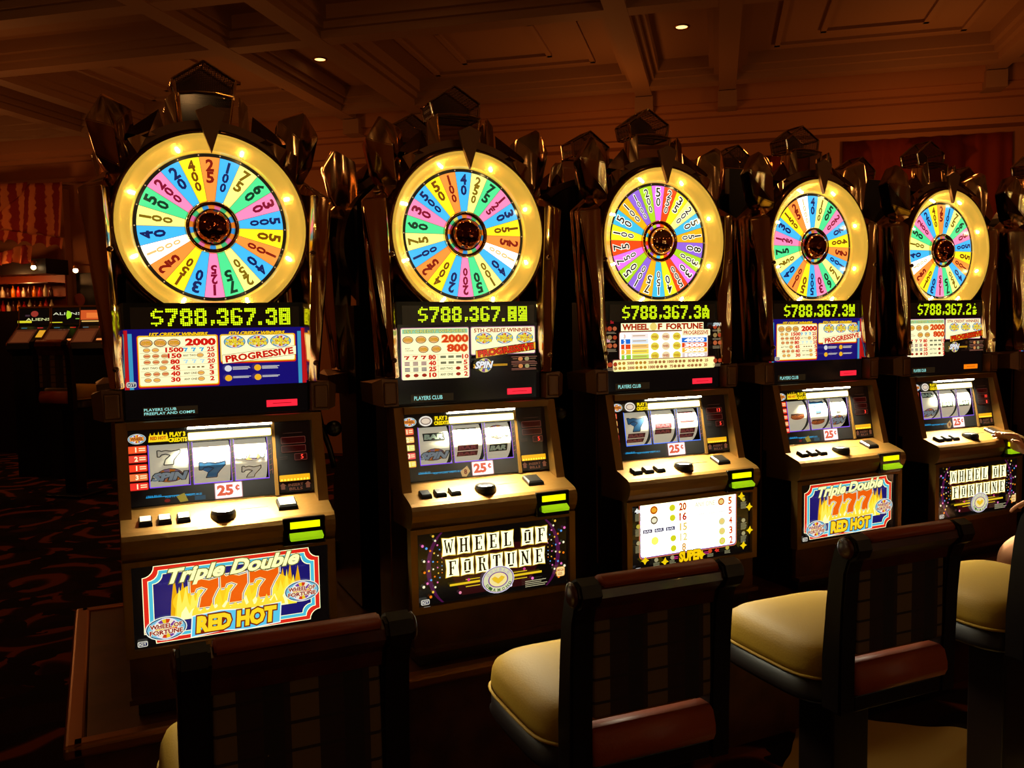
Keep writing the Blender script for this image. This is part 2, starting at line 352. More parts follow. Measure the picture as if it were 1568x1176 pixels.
# -- award glass with pay chart, three designs
def glass_art(kind):
    A = Art(); ox = 0
    A.rect(-.263, -.135, .263, .135, BLK)                              # z 1.185 .. 1.455 about 1.32
    z = lambda w: w-1.32
    if kind == 'A':
        A.rect(-.263, z(1.277), .263, z(1.453), NAVY)
        for sg in (-1, 1):
            A.L += 1
            A.rect(sg*.262-.0, z(1.277), sg*.25, z(1.45), K(185, 20, 25), 0); A.rect(sg*.249, z(1.277), sg*.238, z(1.44), K(60, 150, 190), 0)
        A.rrect(-.226, z(1.28), .001, z(1.434), .006, RED); A.rrect(-.224, z(1.284), -.001, z(1.434), .006, K(245, 190, 30)); A.rrect(-.221, z(1.287), -.004, z(1.43), .005, PAPER)
        A.rrect(.006, z(1.345), .232, z(1.434), .006, RED); A.rrect(.006, z(1.349), .23, z(1.434), .006, K(245, 190, 30)); A.rrect(.009, z(1.352), .227, z(1.43), .005, PAPER)
        A.text('1ST CREDIT WINNERS', -.11, z(1.437), .009, K(255, 200, 20), w=.16, shear=.3, bold=.05, out=(.06, K(30, 10, 20)))
        A.text('5TH CREDIT WINNERS', .115, z(1.437), .009, K(255, 200, 20), w=.165, shear=.3, bold=.05, out=(.06, K(30, 10, 20)))
        for i in range(3): minilogo(A, -.2+i*.038, z(1.412), .018)
        A.text('2000', -.05, z(1.413), .019, K(215, 25, 15), w=.082, bold=.06)
        rows = ['1500', '150', '80', '45', '40', '30']; r2 = ['25', '20', '20', '5', '3', '2']
        for i, (a, b) in enumerate(zip(rows, r2)):
            y = z(1.391-i*.0175); A.line(-.219, y+.0088, -.006, y+.0088, .0006, K(90, 60, 40))
            A.text(a, -.124, y, .0125, K(215, 30, 15), w=.012*len(a), bold=.05); A.text(b, -.022, y, .0125, K(215, 30, 15), w=.009*len(b)+.002, bold=.04)
            if i == 3: A.text('ANY TWO', -.193, y, .006, K(60, 50, 30), w=.042, bold=.02); minilogo(A, -.158, y, .011, t=False)
            else:
                for j in range(2 if i in (0, 5) else 3): minilogo(A, -.2+j*.024, y, .010, K(200, 50, 20) if i in (1, 2, 4) else GOLD, t=False)
            if i in (0, 2):
                for j in range(3): A.seven(-.1+j*.023, y-.006, .013, .012, K(60, 170, 220) if i == 0 else K(190, 225, 230))
            elif i == 3:
                for j in range(4): A.rect(-.09+j*.013, y-.002, -.082+j*.013, y+.002, K(120, 90, 50))
            else: A.text(('ANY TWO', 'ANY ONE')[i > 1], -.083, y, .006, K(60, 50, 30), w=.036, bold=.02); minilogo(A, -.053, y, .010, t=False)
        A.line(-.1125, z(1.29), -.1125, z(1.40), .0006, K(90, 60, 40))
        for i in range(3): logo(A, .046+i*.068, z(1.411), .033, text=False); A.text('WHEEL OF', .046+i*.068, z(1.4155), .0085, K(255, 235, 60), w=.05, bold=.05, out=(.05, DRED)); A.text('FORTUNE', .046+i*.068, z(1.405), .0085, K(255, 235, 60), w=.052, bold=.05, out=(.05, DRED))
        A.poly([(.008, z(1.344)), (.228, z(1.368)), (.228, z(1.396)), (.008, z(1.372))], K(60, 20, 20)); A.poly([(.0088, z(1.3455)), (.2272, z(1.369)), (.2272, z(1.395)), (.0088, z(1.371))], PAPER)
        A.text('PROGRESSIVE', .118, z(1.370), .019, K(205, 30, 15), w=.2, bold=.045, rot=.108)
        for (x, y) in ((.024, 1.331), (.11, 1.331), (.024, 1.302), (.11, 1.302)):
            A.oval(x, z(y), .0105, .0095, GOLD if x > .1 or y < 1.32 else K(220, 220, 225), n=12); lines(A, x+.013, x+.066, z(y+.003), 3 if y > 1.32 else 2, .0035, K(220, 215, 205), .0018)
        igt(A, -.245, z(1.293), .013)
    elif kind == 'B':
        A.rrect(-.247, z(1.272), -.003, z(1.444), .006, K(170, 110, 150)); A.rrect(-.2445, z(1.272), -.0055, z(1.4415), .005, PAPER)
        A.rrect(.002, z(1.347), .249, z(1.444), .006, K(170, 110, 150)); A.rrect(.0045, z(1.3495), .2465, z(1.4415), .005, PAPER)
        A.rect(-.241, z(1.424), -.009, z(1.439), K(150, 205, 160)); A.text('1ST CREDIT WINNERS', -.125, z(1.4315), .010, K(225, 225, 120), w=.215, bold=.02, out=(.04, K(40, 70, 40)))
        A.text('5TH CREDIT WINNERS', .125, z(1.431), .0125, K(170, 45, 15), w=.22, bold=.03)
        for i in range(3): minilogo(A, -.222+i*.045, z(1.404), .019)
        A.text('2000', -.056, z(1.406), .023, K(220, 60, 15), w=.092, bold=.05, out=(.05, K(255, 200, 120)))
        for i in range(2): minilogo(A, -.17+i*.045, z(1.372), .018)
        A.text('ANY\nORDER', -.22, z(1.372), .012, K(80, 60, 40), w=.03, bold=.0); A.text('800', -.05, z(1.374), .023, K(220, 60, 15), w=.07, bold=.05, out=(.05, K(255, 200, 120)))
        for i, (a, b) in enumerate(zip(['80', '40', '25', '10'], ['10', '5', '5', '2'])):
            y = z(1.345-i*.0195); A.line(-.243, y+.0098, -.007, y+.0098, .0006, K(90, 60, 40))
            for j in range(3):
                x = -.238+j*.029
                if i == 0: A.seven(x, y-.006, .018, .013, K(200, 20, 10))
                elif i < 3:
                    A.L += 1
                    for q in range(3): A.rect(x, y-.006+q*.0045, x+.018, y-.003+q*.0045, (K(120, 50, 90), K(70, 50, 90))[i-1], 0)
                else: A.oval(x+.009, y, .009, .006, K(160, 40, 20), n=8)
            A.text(a, -.141, y, .014, K(215, 35, 15), w=.024, bold=.05); A.text(b, -.022, y, .014, K(215, 35, 15), w=.01*len(b)+.002, bold=.04)
            if i < 2:
                A.L += 1
                for j in range(3): A.rect(-.112+j*.028, y-.004, -.092+j*.028, y+.004, K(120, 120, 90), 0)
            else: A.text(('ANY TWO', 'ANY ONE')[i-2], -.092, y, .008, K(50, 70, 40), w=.045, bold=.02); A.oval(-.05, y, .009, .006, K(160, 40, 20), n=8)
        A.line(-.122, z(1.275), -.122, z(1.354), .0006, K(90, 60, 40))
        for i in range(3): logo(A, .046+i*.077, z(1.404), .034, text=False); A.text('WHEEL OF', .046+i*.077, z(1.409), .009, K(255, 235, 60), w=.054, bold=.05, out=(.05, DRED)); A.text('FORTUNE', .046+i*.077, z(1.397), .009, K(255, 235, 60), w=.056, bold=.05, out=(.05, DRED))
        A.poly([(.012, z(1.335)), (.242, z(1.36)), (.242, z(1.389)), (.012, z(1.364))], K(60, 10, 10)); A.poly([(.014, z(1.337)), (.24, z(1.362)), (.24, z(1.387)), (.014, z(1.362))], K(250, 180, 40))
        A.text('PROGRESSIVE', .127, z(1.3625), .02, K(215, 40, 10), w=.21, bold=.04, rot=.105, out=(.05, K(80, 10, 5)))
        A.oval(.045, z(1.312), .027, .024, K(225, 210, 120)); A.L += 1
        for i in range(0, 12, 2):
            a0, a1 = 2*PI*i/12, 2*PI*(i+1)/12; A.poly([(.045, z(1.312)), (.045+.025*math.cos(a0), z(1.312)+.023*math.sin(a0)), (.045+.025*math.cos(a1), z(1.312)+.023*math.sin(a1))], (ORANGE, PURP, K(60, 110, 170))[i//2 % 3], 0)
        A.text('SPIN', .042, z(1.314), .022, K(235, 235, 240), w=.06, shear=.3, bold=.05, out=(.06, K(20, 20, 20)))
        A.text('3', .006, z(1.31), .012, GOLD, bold=.03); lines(A, .075, .13, z(1.313), 2, .004, GOLD, .002, 0)
        for y in (1.33, 1.305):
            lines(A, .145, .245, z(y+.0065), 1, 1, K(160, 100, 80), .0016, 0); lines(A, .145, .245, z(y-.009), 2, .004, K(160, 100, 80), .0014, .1)
            A.oval(.18, z(y), .009, .007, K(210, 130, 70), n=12); A.oval(.205, z(y), .009, .007, K(160, 150, 100), n=12); lines(A, .15, .168, z(y), 1, 1, K(160, 120, 90), .0016, 0); lines(A, .217, .24, z(y), 1, 1, K(160, 120, 90), .0016, 0)
    else:
        A.rect(-.19, z(1.418), .19, z(1.447), CREAM); A.text('WHEEL', -.125, z(1.4325), .021, K(175, 40, 10), w=.115, bold=.05); A.oval(-.045, z(1.4325), .016, .015, K(240, 215, 110)); A.text('F', -.015, z(1.4325), .021, K(175, 40, 10), w=.016, bold=.05); A.text('FORTUNE', .1, z(1.4325), .021, K(175, 40, 10), w=.17, bold=.05)
        A.rrect(-.2, z(1.31), .212, z(1.416), .009, K(150, 70, 60)); A.rrect(-.197, z(1.31), .209, z(1.413), .008, K(255, 253, 225, 1.4))
        cc = [K(250, 250, 240, 1.4), K(30, 110, 215), K(235, 70, 20), K(250, 190, 60), K(225, 205, 200)]
        for i, t in enumerate(['', '2', '1', '3', '5']):
            y = 1.398-i*.0195
            if i: A.rect(-.192, z(y-.009), -.15, z(y+.009), cc[i] if i < 4 else K(150, 210, 60)); A.rect(.085, z(y-.009), .205, z(y+.009), cc[i]); A.text(['', '4000', '3000', '2000', '1000'][i], .145, z(y), .012, K(255, 250, 235, 1.3), w=.09, bold=.06)
            A.text(t if t else '3', -.175, z(y), .013, K(255, 255, 245, 1.3) if i else K(220, 160, 160), bold=.05)
            A.rect(-.145, z(y-.009), -.07, z(y+.009), (K(255, 240, 235), K(225, 235, 245), K(255, 200, 110), K(250, 225, 80), K(200, 225, 90))[i]); lines(A, -.14, -.078, z(y), 1, 1, K(190, 150, 90), .003, .1)
        for j in range(3):
            for i in range(3): A.oval(-.043+j*.05, z(1.394-i*.036), .019, .015, K(235, 215, 70) if j != 1 else K(245, 220, 170), n=16); A.text('WHEEL', -.043+j*.05, z(1.394-i*.036), .009, K(190, 120, 20) if j != 1 else K(180, 50, 10), w=.028, bold=.03)
        A.rrect(.08, z(1.395), .215, z(1.419), .003, CREAM); A.text('PROGRESSIVE', .1475, z(1.407), .015, K(190, 30, 15), w=.118, bold=.03)
        A.rrect(-.235, z(1.270), .24, z(1.313), .008, K(150, 80, 70)); A.rrect(-.232, z(1.268), .237, z(1.31), .007, K(255, 245, 165, 1.1))
        for rr in range(2):
            x = -.222
            for t in (['5000', '500', '1000', '80', '25'], ['2000', '1000', '75', '40', '20'])[rr]:
                for q in range(3): A.oval(x, z(1.298-rr*.018), .0075, .006, K(170, 110, 60) if x > -.08 else K(190, 130, 40), n=8, up=0 if q else 1); x += .0185
                A.text(t, x+.004+len(t)*.002, z(1.298-rr*.018), .010, K(160, 50, 20), w=.0075*len(t), bold=.04); x += .013+len(t)*.0062
        for sg, x0 in ((-1, -.26), (1, .222)):
            for i, y in enumerate((1.428, 1.395, 1.365, 1.295)):
                if abs(x0+.02) > .23 and y == 1.295 and sg < 0: pass
                A.oval(x0+.012, z(y), .010, .009, (K(170, 60, 30), K(150, 120, 70), K(180, 90, 50))[i % 3], n=10)
                if sg < 0 or i: A.oval(x0+.034, z(y), .009, .008, (K(180, 90, 50), K(170, 60, 30))[i % 2], n=10)
                lines(A, x0, x0+.042, z(y-.014), 2 if i < 2 else 3, .004, K(150, 130, 100), .0016)
        A.text('4x', -.258, z(1.385), .012, K(235, 170, 190), bold=.03); A.text('SPIN', .24, z(1.437), .012, K(200, 215, 215), w=.032, shear=.3, bold=.05); A.text('5x', -.24, z(1.452), .01, K(190, 30, 40), bold=.03)
    return A
# -- belly glass, three designs
def flame(x, y, w, h, n, seed):
    rr = random.Random(seed); p = [(x, y)]
    for i in range(n):
        t = (i+.5)/n; p.append((x+w*(t-.35/n), y+h*(.35+.25*rr.random()))); p.append((x+w*(t+.1/n), y+h*(.7+.35*rr.random()))); p.append((x+w*(t+.4/n), y+h*(.3+.2*rr.random())))
    p.append((x+w, y)); return p
def belly_art(kind):
    A = Art(); A.rect(-.2705, -.1155, .2705, .1155, BLK)
    if kind == 'A':
        for d, r, c in ((0, .03, CREAM), (.002, .03, K(225, 40, 25)), (.014, .028, CREAM), (.016, .028, CYAN), (.026, .026, CREAM), (.028, .026, K(28, 22, 105))):
            A.scallop(-.245+d, -.108+d*.9, .245-d, .112-d*.9, r, c)
        rr = random.Random(3)
        for i in range(10): A.text('RED HOT', -.19+(i % 5)*.095, .06-(i//5)*.1, .006, K(60, 55, 130), w=.03, bold=0)
        A.poly(flame(-.175, -.04, .11, .12, 5, 1), K(235, 170, 10)); A.poly(flame(.08, -.04, .11, .125, 5, 2), K(235, 170, 10))
        A.oval(0, .002, .168, .066, K(255, 205, 30), n=40); A.poly(flame(-.165, -.05, .32, .095, 12, 4), K(255, 222, 40)); A.poly(flame(-.16, -.05, .07, .1, 4, 5), K(255, 240, 90)); A.poly(flame(.1, -.05, .075, .11, 4, 6), K(255, 235, 60))
        A.poly(flame(-.15, -.05, .3, .045, 11, 9), K(255, 250, 170, 1.2))
        for i, x in enumerate((-.12, -.038, .042)): A.seven_line(x, -.022+i*.003, .082, .083, .013, K(245, 245, 240)); A.seven_line(x, -.022+i*.003, .082, .083, .0085, K(40, 40, 110)); A.seven_line(x, -.022+i*.003, .082, .083, .005, K(255, 240, 170)); A.seven(x, -.022+i*.003, .082, .083, ORANGE)
        A.poly(flame(-.12, -.045, .26, .035, 12, 12), K(255, 225, 60))
        A.text('Triple Double', .0, .078, .05, K(255, 252, 175, 1.15), w=.365, shear=.42, bold=.04, rot=.03, out=(.045, K(110, 110, 50)), res=3)
        A.poly([(-.125, -.105), (-.04, -.098), (.03, -.106), (.125, -.1), (.13, -.038), (.04, -.044), (-.04, -.036), (-.12, -.042)], K(245, 250, 240)); A.poly([(-.122, -.102), (-.04, -.095), (.03, -.103), (.122, -.097), (.127, -.041), (.04, -.047), (-.04, -.039), (-.117, -.045)], K(90, 200, 235))
        A.text('RED HOT', .003, -.07, .042, K(255, 215, 30), w=.215, bold=.06, shear=.08, out=(.07, K(120, 35, 10))); A.L += 1
        logo(A, -.188, -.066, .055); logo(A, .19, -.014, .052); igt(A, -.25, -.1, .013)
    elif kind == 'B':
        for sg in (-1, 1):
            A.L += 1
            for i in range(12):
                a0, a1 = R(-60+i*10), R(-50+i*10); x = sg*.14
                A.poly([(x+sg*.085*math.cos(a0), .13*math.sin(a0)), (x+sg*.1*math.cos(a0), .13*math.sin(a0)), (x+sg*.1*math.cos(a1), .13*math.sin(a1)), (x+sg*.085*math.cos(a1), .13*math.sin(a1))], K(70, 12, 60), 0)
        A.poly([(-.12, -.1), (.12, -.1), (.2, .05), (-.2, .05)], K(45, 8, 10))
        for r, (word, u0) in enumerate((('WHEEL OF', -.188), ('FORTUNE', -.178))):
            x = u0; y = (.033, -.036)[r]; w, h = .0485, .062
            for ch in word:
                if ch == ' ': x += .022; continue
                A.poly([(x, y), (x+w*.5, y+.003), (x+w, y), (x+w-.003, y+h*.5), (x+w, y+h), (x+w*.5, y+h-.003), (x, y+h), (x+.003, y+h*.5)], K(235, 190, 50)); A.poly([(x+.003, y+.002), (x+w*.5, y+.005), (x+w-.001, y+.003), (x+w-.004, y+h*.5), (x+w-.002, y+h-.003), (x+w*.5, y+h-.005), (x+.002, y+h-.002), (x+.005, y+h*.5)], K(255, 252, 195, 1.5))
                A.slab(ch, x+w*.2, y+.008, w*.62, h-.016, K(28, 14, 6)); x += w+.003
        for sg in (-1, 1):
            A.L += 1
            A.rect(sg*.06, -.063, sg*.165, -.056, K(235, 195, 30), 0); A.rect(sg*.06, -.05, sg*.11, -.0475, K(235, 195, 30), 0); A.rect(sg*.06, -.073, sg*.11, -.0705, K(235, 195, 30), 0)
            for k in range(6):
                a = R((62, 32, 8, -12, -34, -58)[k])
                for q in range(6):
                    t = q/5; x = sg*(.19+t*.075*math.cos(a)); yy = .015+math.sin(a)*(.035+t*.085)
                    if abs(x) < .262 and abs(yy) < .108:
                        cc = (K(240, 120, 20), K(90, 160, 230), K(230, 110, 180), K(250, 240, 200), K(240, 190, 60))[(k*2+q) % 5]; A.oval(x, yy, .0018+.003*t, .0018+.003*t, cc, n=8, up=0)
        for x, y, c in ((-.13, -.088, K(230, 130, 160)), (.13, -.078, K(240, 120, 190)), (.05, -.09, K(230, 230, 240)), (-.1, -.05, K(220, 60, 140)), (.1, -.042, K(200, 60, 120))): A.oval(x, y, .005, .005, c, n=10)
        A.oval(.004, -.064, .058, .045, K(235, 235, 245)); A.oval(.004, -.064, .056, .043, PURP); A.oval(.004, -.064, .053, .041, K(215, 215, 170)); A.oval(.004, -.064, .036, .026, PURP); A.oval(.004, -.064, .032, .023, K(245, 225, 150))
        A.poly([(-.02, -.058), (-.008, -.052), (.004, -.06), (.016, -.052), (.028, -.058), (.02, -.068), (.004, -.078), (-.012, -.068)], K(235, 190, 40))
        for i, ch in enumerate('DOUBLE'): a = R(145-i*22); A.text(ch, .004+.044*math.cos(a), -.064+.034*math.sin(a), .009, K(190, 170, 190), w=.008, rot=a-PI/2, bold=.03)
        for i, ch in enumerate('DIAMOND'): a = R(208+i*21); A.text(ch, .004+.045*math.cos(a), -.064+.034*math.sin(a), .009, K(60, 100, 40), w=.009, rot=a+PI/2, bold=.03)
        igt(A, -.25, -.1, .014); A.rrect(.218, -.085, .25, -.052, .007, K(235, 170, 90)); A.rrect(.2205, -.0825, .2475, -.0545, .005, K(250, 225, 150)); A.text('MEGA', .234, -.063, .009, K(200, 110, 50), w=.024, bold=.03); lines(A, .223, .245, -.074, 2, .005, K(190, 100, 40), .0025)
        lines(A, .1, .185, -.085, 4, .006, K(200, 190, 150), .0018, .3); lines(A, .005-.26, .03-.26, -.115+.0, 1, .004, K(160, 160, 150), .001)
    else:
        W2 = K(255, 253, 245, 3.0)
        A.rrect(-.235, -.083, .205, .13, .014, K(215, 120, 60)); A.rrect(-.232, -.08, .202, .128, .013, PURP); A.rrect(-.229, -.076, .199, .126, .012, W2); A.rect(-.2705, .1155, .2705, .14, BLK)
        A.rect(-.225, .06, -.02, .114, K(255, 250, 190, 2.2)); A.rect(-.01, .08, .195, .114, K(255, 250, 190, 2.2))
        for i, (a, b) in enumerate(zip(['20', '16', '15', '12', '8'], ['5', '5', '4', '3', '2'])):
            y = .092-i*.037
            A.text(a, -.045, y, .026, (K(190, 45, 15), K(190, 45, 15), K(235, 205, 110), K(240, 225, 140), K(225, 170, 90))[i], w=.014*len(a)+.002, bold=.04); A.text(b, .172, y+.0, .026, K(215, 70, 20), w=.014, bold=.04)
            if i == 2:
                for j in range(3): A.rect(-.222+j*.049, y-.007, -.182+j*.049, y+.007, K(30, 22, 70)); A.text('BAR', -.202+j*.049, y, .008, K(235, 235, 245), w=.03, bold=.03)
            else:
                A.oval(-.172, y, .016, .015, (K(190, 80, 10), K(110, 90, 60), W2, K(225, 225, 90, 1.6), W2)[i]); A.oval(-.172, y, .011, .009, (K(240, 170, 40), K(240, 235, 200), W2, K(235, 235, 90, 1.6), W2)[i]); A.oval(-.092, y, .013, .012, K(215, 215, 30))
            if i == 0: A.text('ANY ONE', .055, y, .017, K(130, 110, 150), w=.09, bold=-.005)
            if i != 1: A.oval(.13, y, .015, .014, (K(190, 80, 20), 0, K(215, 215, 150), K(225, 225, 120), K(215, 225, 40))[i]); A.oval(.13, y, .01, .009, K(240, 210, 120))
            else:
                for j in range(3): A.rect(.02+j*.047, y-.009, .058+j*.047, y+.009, K(190, 185, 170)); A.rect(.022+j*.047, y-.007, .056+j*.047, y+.007, W2); A.text('BAR', .039+j*.047, y, .009, K(150, 150, 140), w=.026, bold=.02)
        A.text('SUPER', -.015, -.092, .034, K(250, 205, 10), w=.1, bold=.06, out=(.06, K(90, 50, 5)))
        for sg in (-1, 1): lines(A, -.015+sg*.058, -.015+sg*.082, -.09, 2, .006, K(200, 40, 120), .003, 0)
        rr = random.Random(5)
        for x, y, s in ((-.245, .085, 1), (-.245, .03, 1), (-.245, -.03, 1), (.228, .08, 1), (.228, .0, 1), (.228, -.05, 1), (-.17, -.1, 0), (-.1, -.1, 0), (.07, -.098, 0), (.15, -.095, 0)):
            A.oval(x, y+.012, .009, .008, (K(200, 70, 30), K(190, 170, 60), K(160, 150, 110))[rr.randrange(3)], n=10); lines(A, x-.013, x+.016, y, 6 if s else 3, .0045, K(140, 135, 100), .0022)
        for x, y in ((-.22, -.085), (.215, .105), (.253, .06), (.225, -.085), (-.135, -.1), (.255, -.03), (.03, -.1+.005)):
            A.poly([(x, y-.014), (x+.008, y-.003), (x+.018, y), (x+.007, y+.007), (x+.003, y+.018), (x-.006, y+.006), (x-.016, y+.002), (x-.006, y-.004)], K(240, 205, 10)); 
        A.text('4x', -.25, .1, .016, K(240, 240, 240), bold=.05); A.text('4x', .1, -.085, .013, K(225, 50, 40), bold=.05)
        lines(A, -.26, -.24, -.108, 2, .004, K(230, 230, 230), .002)
    return A

# -- the wheel faces
SEG = [('25', 'o'), ('100', 'b'), ('75', 'l'), ('60', 'g'), ('30', 'p'), ('500', 'b'), ('50', 'y'), ('100', 'o'), ('40', 'b'), ('250', 'l'), ('75', 'g'), ('125', 'p'), ('30', 'b'), ('150', 'y'), ('25', 'o'), ('1000', 'w'), ('40', 'b'), ('100', 'l'), ('50', 'g'), ('200', 'p'), ('20', 'b'), ('400', 'y')]
SC = dict(o=(245, 140, 55), b=(62, 175, 240), l=(252, 250, 130), g=(75, 215, 135), p=(250, 130, 175), y=(252, 225, 30), w=(255, 255, 235))
TC = dict(o=(120, 20, 10), b=(10, 25, 80), l=(120, 90, 10), g=(10, 50, 30), p=(120, 5, 40), y=(110, 60, 5), w=(225, 180, 110))
SEG3 = [('50', 'v'), ('250', 'r'), ('35', 'y'), ('200', 'e'), ('50', 'b'), ('150', 'a'), ('80', 'u'), ('300', 'n'), ('30', 'v'), ('500', 'r'), ('40', 'y'), ('150', 'b'), ('75', 'a'), ('100', 'u'), ('50', 'n'), ('750', 'v'), ('75', 'r'), ('100', 'y'), ('50', 'b'), ('100', 'a'), ('1000', 'u'), ('200', 'n')]
SC3 = dict(v=(220, 110, 225), r=(225, 70, 20), y=(235, 225, 25), e=(250, 235, 120), b=(60, 180, 215), a=(240, 170, 20), u=(140, 95, 205), n=(165, 205, 30))
def wheel_art(third=False):
    A = Art(); segs = SEG3 if third else SEG; sc = SC3 if third else SC; r0, r1 = .04, .211
    A.oval(0, 0, .222, .222, K(14, 10, 8), n=64); A.L += 1
    for i, (t, c) in enumerate(segs):
        am = PI/2-2*PI*i/22; a0, a1 = am+PI/22, am-PI/22; col = sc[c]; k = 1.7 if c == 'w' else (1.25 if c == 'e' else 1.0)
        n = 4; out = [(r1*math.cos(a0+(a1-a0)*q/n), r1*math.sin(a0+(a1-a0)*q/n)) for q in range(n+1)]
        A.poly(out+[(r0*math.cos(a1), r0*math.sin(a1)), (r0*math.cos(a0), r0*math.sin(a0))], K(*col, k), 0)
    A.L += 1
    for i in range(22):
        a = PI/2-2*PI*(i+.5)/22; A.line(r0*math.cos(a), r0*math.sin(a), r1*math.cos(a), r1*math.sin(a), .0012, K(120, 80, 40), 0)
    for i in range(22):
        a = PI/2-2*PI*(i+.5)/22; A.oval(.2165*math.cos(a), .2165*math.sin(a), .0022, .0022, K(170, 140, 100), n=8, up=1 if i == 0 else 0)
    L = A.L
    for i, (t, c) in enumerate(segs):
        am = PI/2-2*PI*i/22; n = len(t)
        rs = {2: (.186, .150), 3: (.188, .156, .126), 4: (.19, .163, .137, .112)}[n]; hs = {2: (.033, .031), 3: (.03, .027, .025), 4: (.026, .022, .021, .02)}[n]
        for k, ch in enumerate(t):
            r = rs[k]; h = hs[k]; w = min(.6*h, 2*PI*r/22*.62); A.L = L
            if ch == '1': w = None
            if third: A.text(ch, r*math.cos(am), r*math.sin(am), h, K(25, 15, 10), w=w, bold=.015, rot=am-PI/2, out=(.06, K(250, 245, 225)))
            else: A.text(ch, r*math.cos(am), r*math.sin(am), h, K(*TC[c]), w=w, bold=.04, rot=am-PI/2)
    A.L = L+3
    return A
# -- LED matrix glyphs, 6 x 9
LED = {'$': "..#... .##### ##.... ##.... .####. ....## ....## #####. ..#...", '7': "###### ###### ....## ...##. ...##. ..##.. ..##.. .##... .##...", '8': ".####. ###### ##..## ##..## .####. ##..## ##..## ###### .####.",
 '3': ".####. ###### ##..## ....## ..###. ....## ##..## ###### .####.", '6': ".####. ##..## ##.... ##.... #####. ##..## ##..## ###### .####.", '2': ".####. ##..## ....## ....## ..###. .##... ##.... ###### ######",
 ',': "... ... ... ... ... ... .## .## .#.", '.': "... ... ... ... ... ... ... ##. ##.", 'q': "###### ###### ##..## ###### ###### ##.### ###### ##..## ######", 'x': "###### #.##.# ###### ##.### #.#### ###### .##### ###### ######", 'a': "..##.. ..##.. #####. ###### #.#.## ###### ##.### ###### ##..##", 'h': "##..## ##..## ###### ###### ###### #.##.# ..##.. ###### ######", 'd': "...#.. ...... ..##.. .####. ...... .##### .####. .##### .####."}
def led_art(s):
    A = Art(); p = .0058; w = {',': 3, '.': 3}; tot = sum(w.get(c, 6)+1 for c in s)-1; x = 0; A.rect(-.24, -.004, .245, .06, K(16, 8, 3)); A.L += 1
    for ch in s:
        for r, row in enumerate(LED[ch].split()):
            for q, d in enumerate(row):
                if d == '#':
                    X, Y = -.182+(x+q)*.403/tot, .053-r*p; A.poly([(X+.0026*a, Y+.0026*b) for a, b in ((-1, -.5), (-.5, -1), (.5, -1), (1, -.5), (1, .5), (.5, 1), (-.5, 1), (-1, .5))], K(215, 245, 15, 1.25), 0)
        x += w.get(ch, 6)+1
    return A
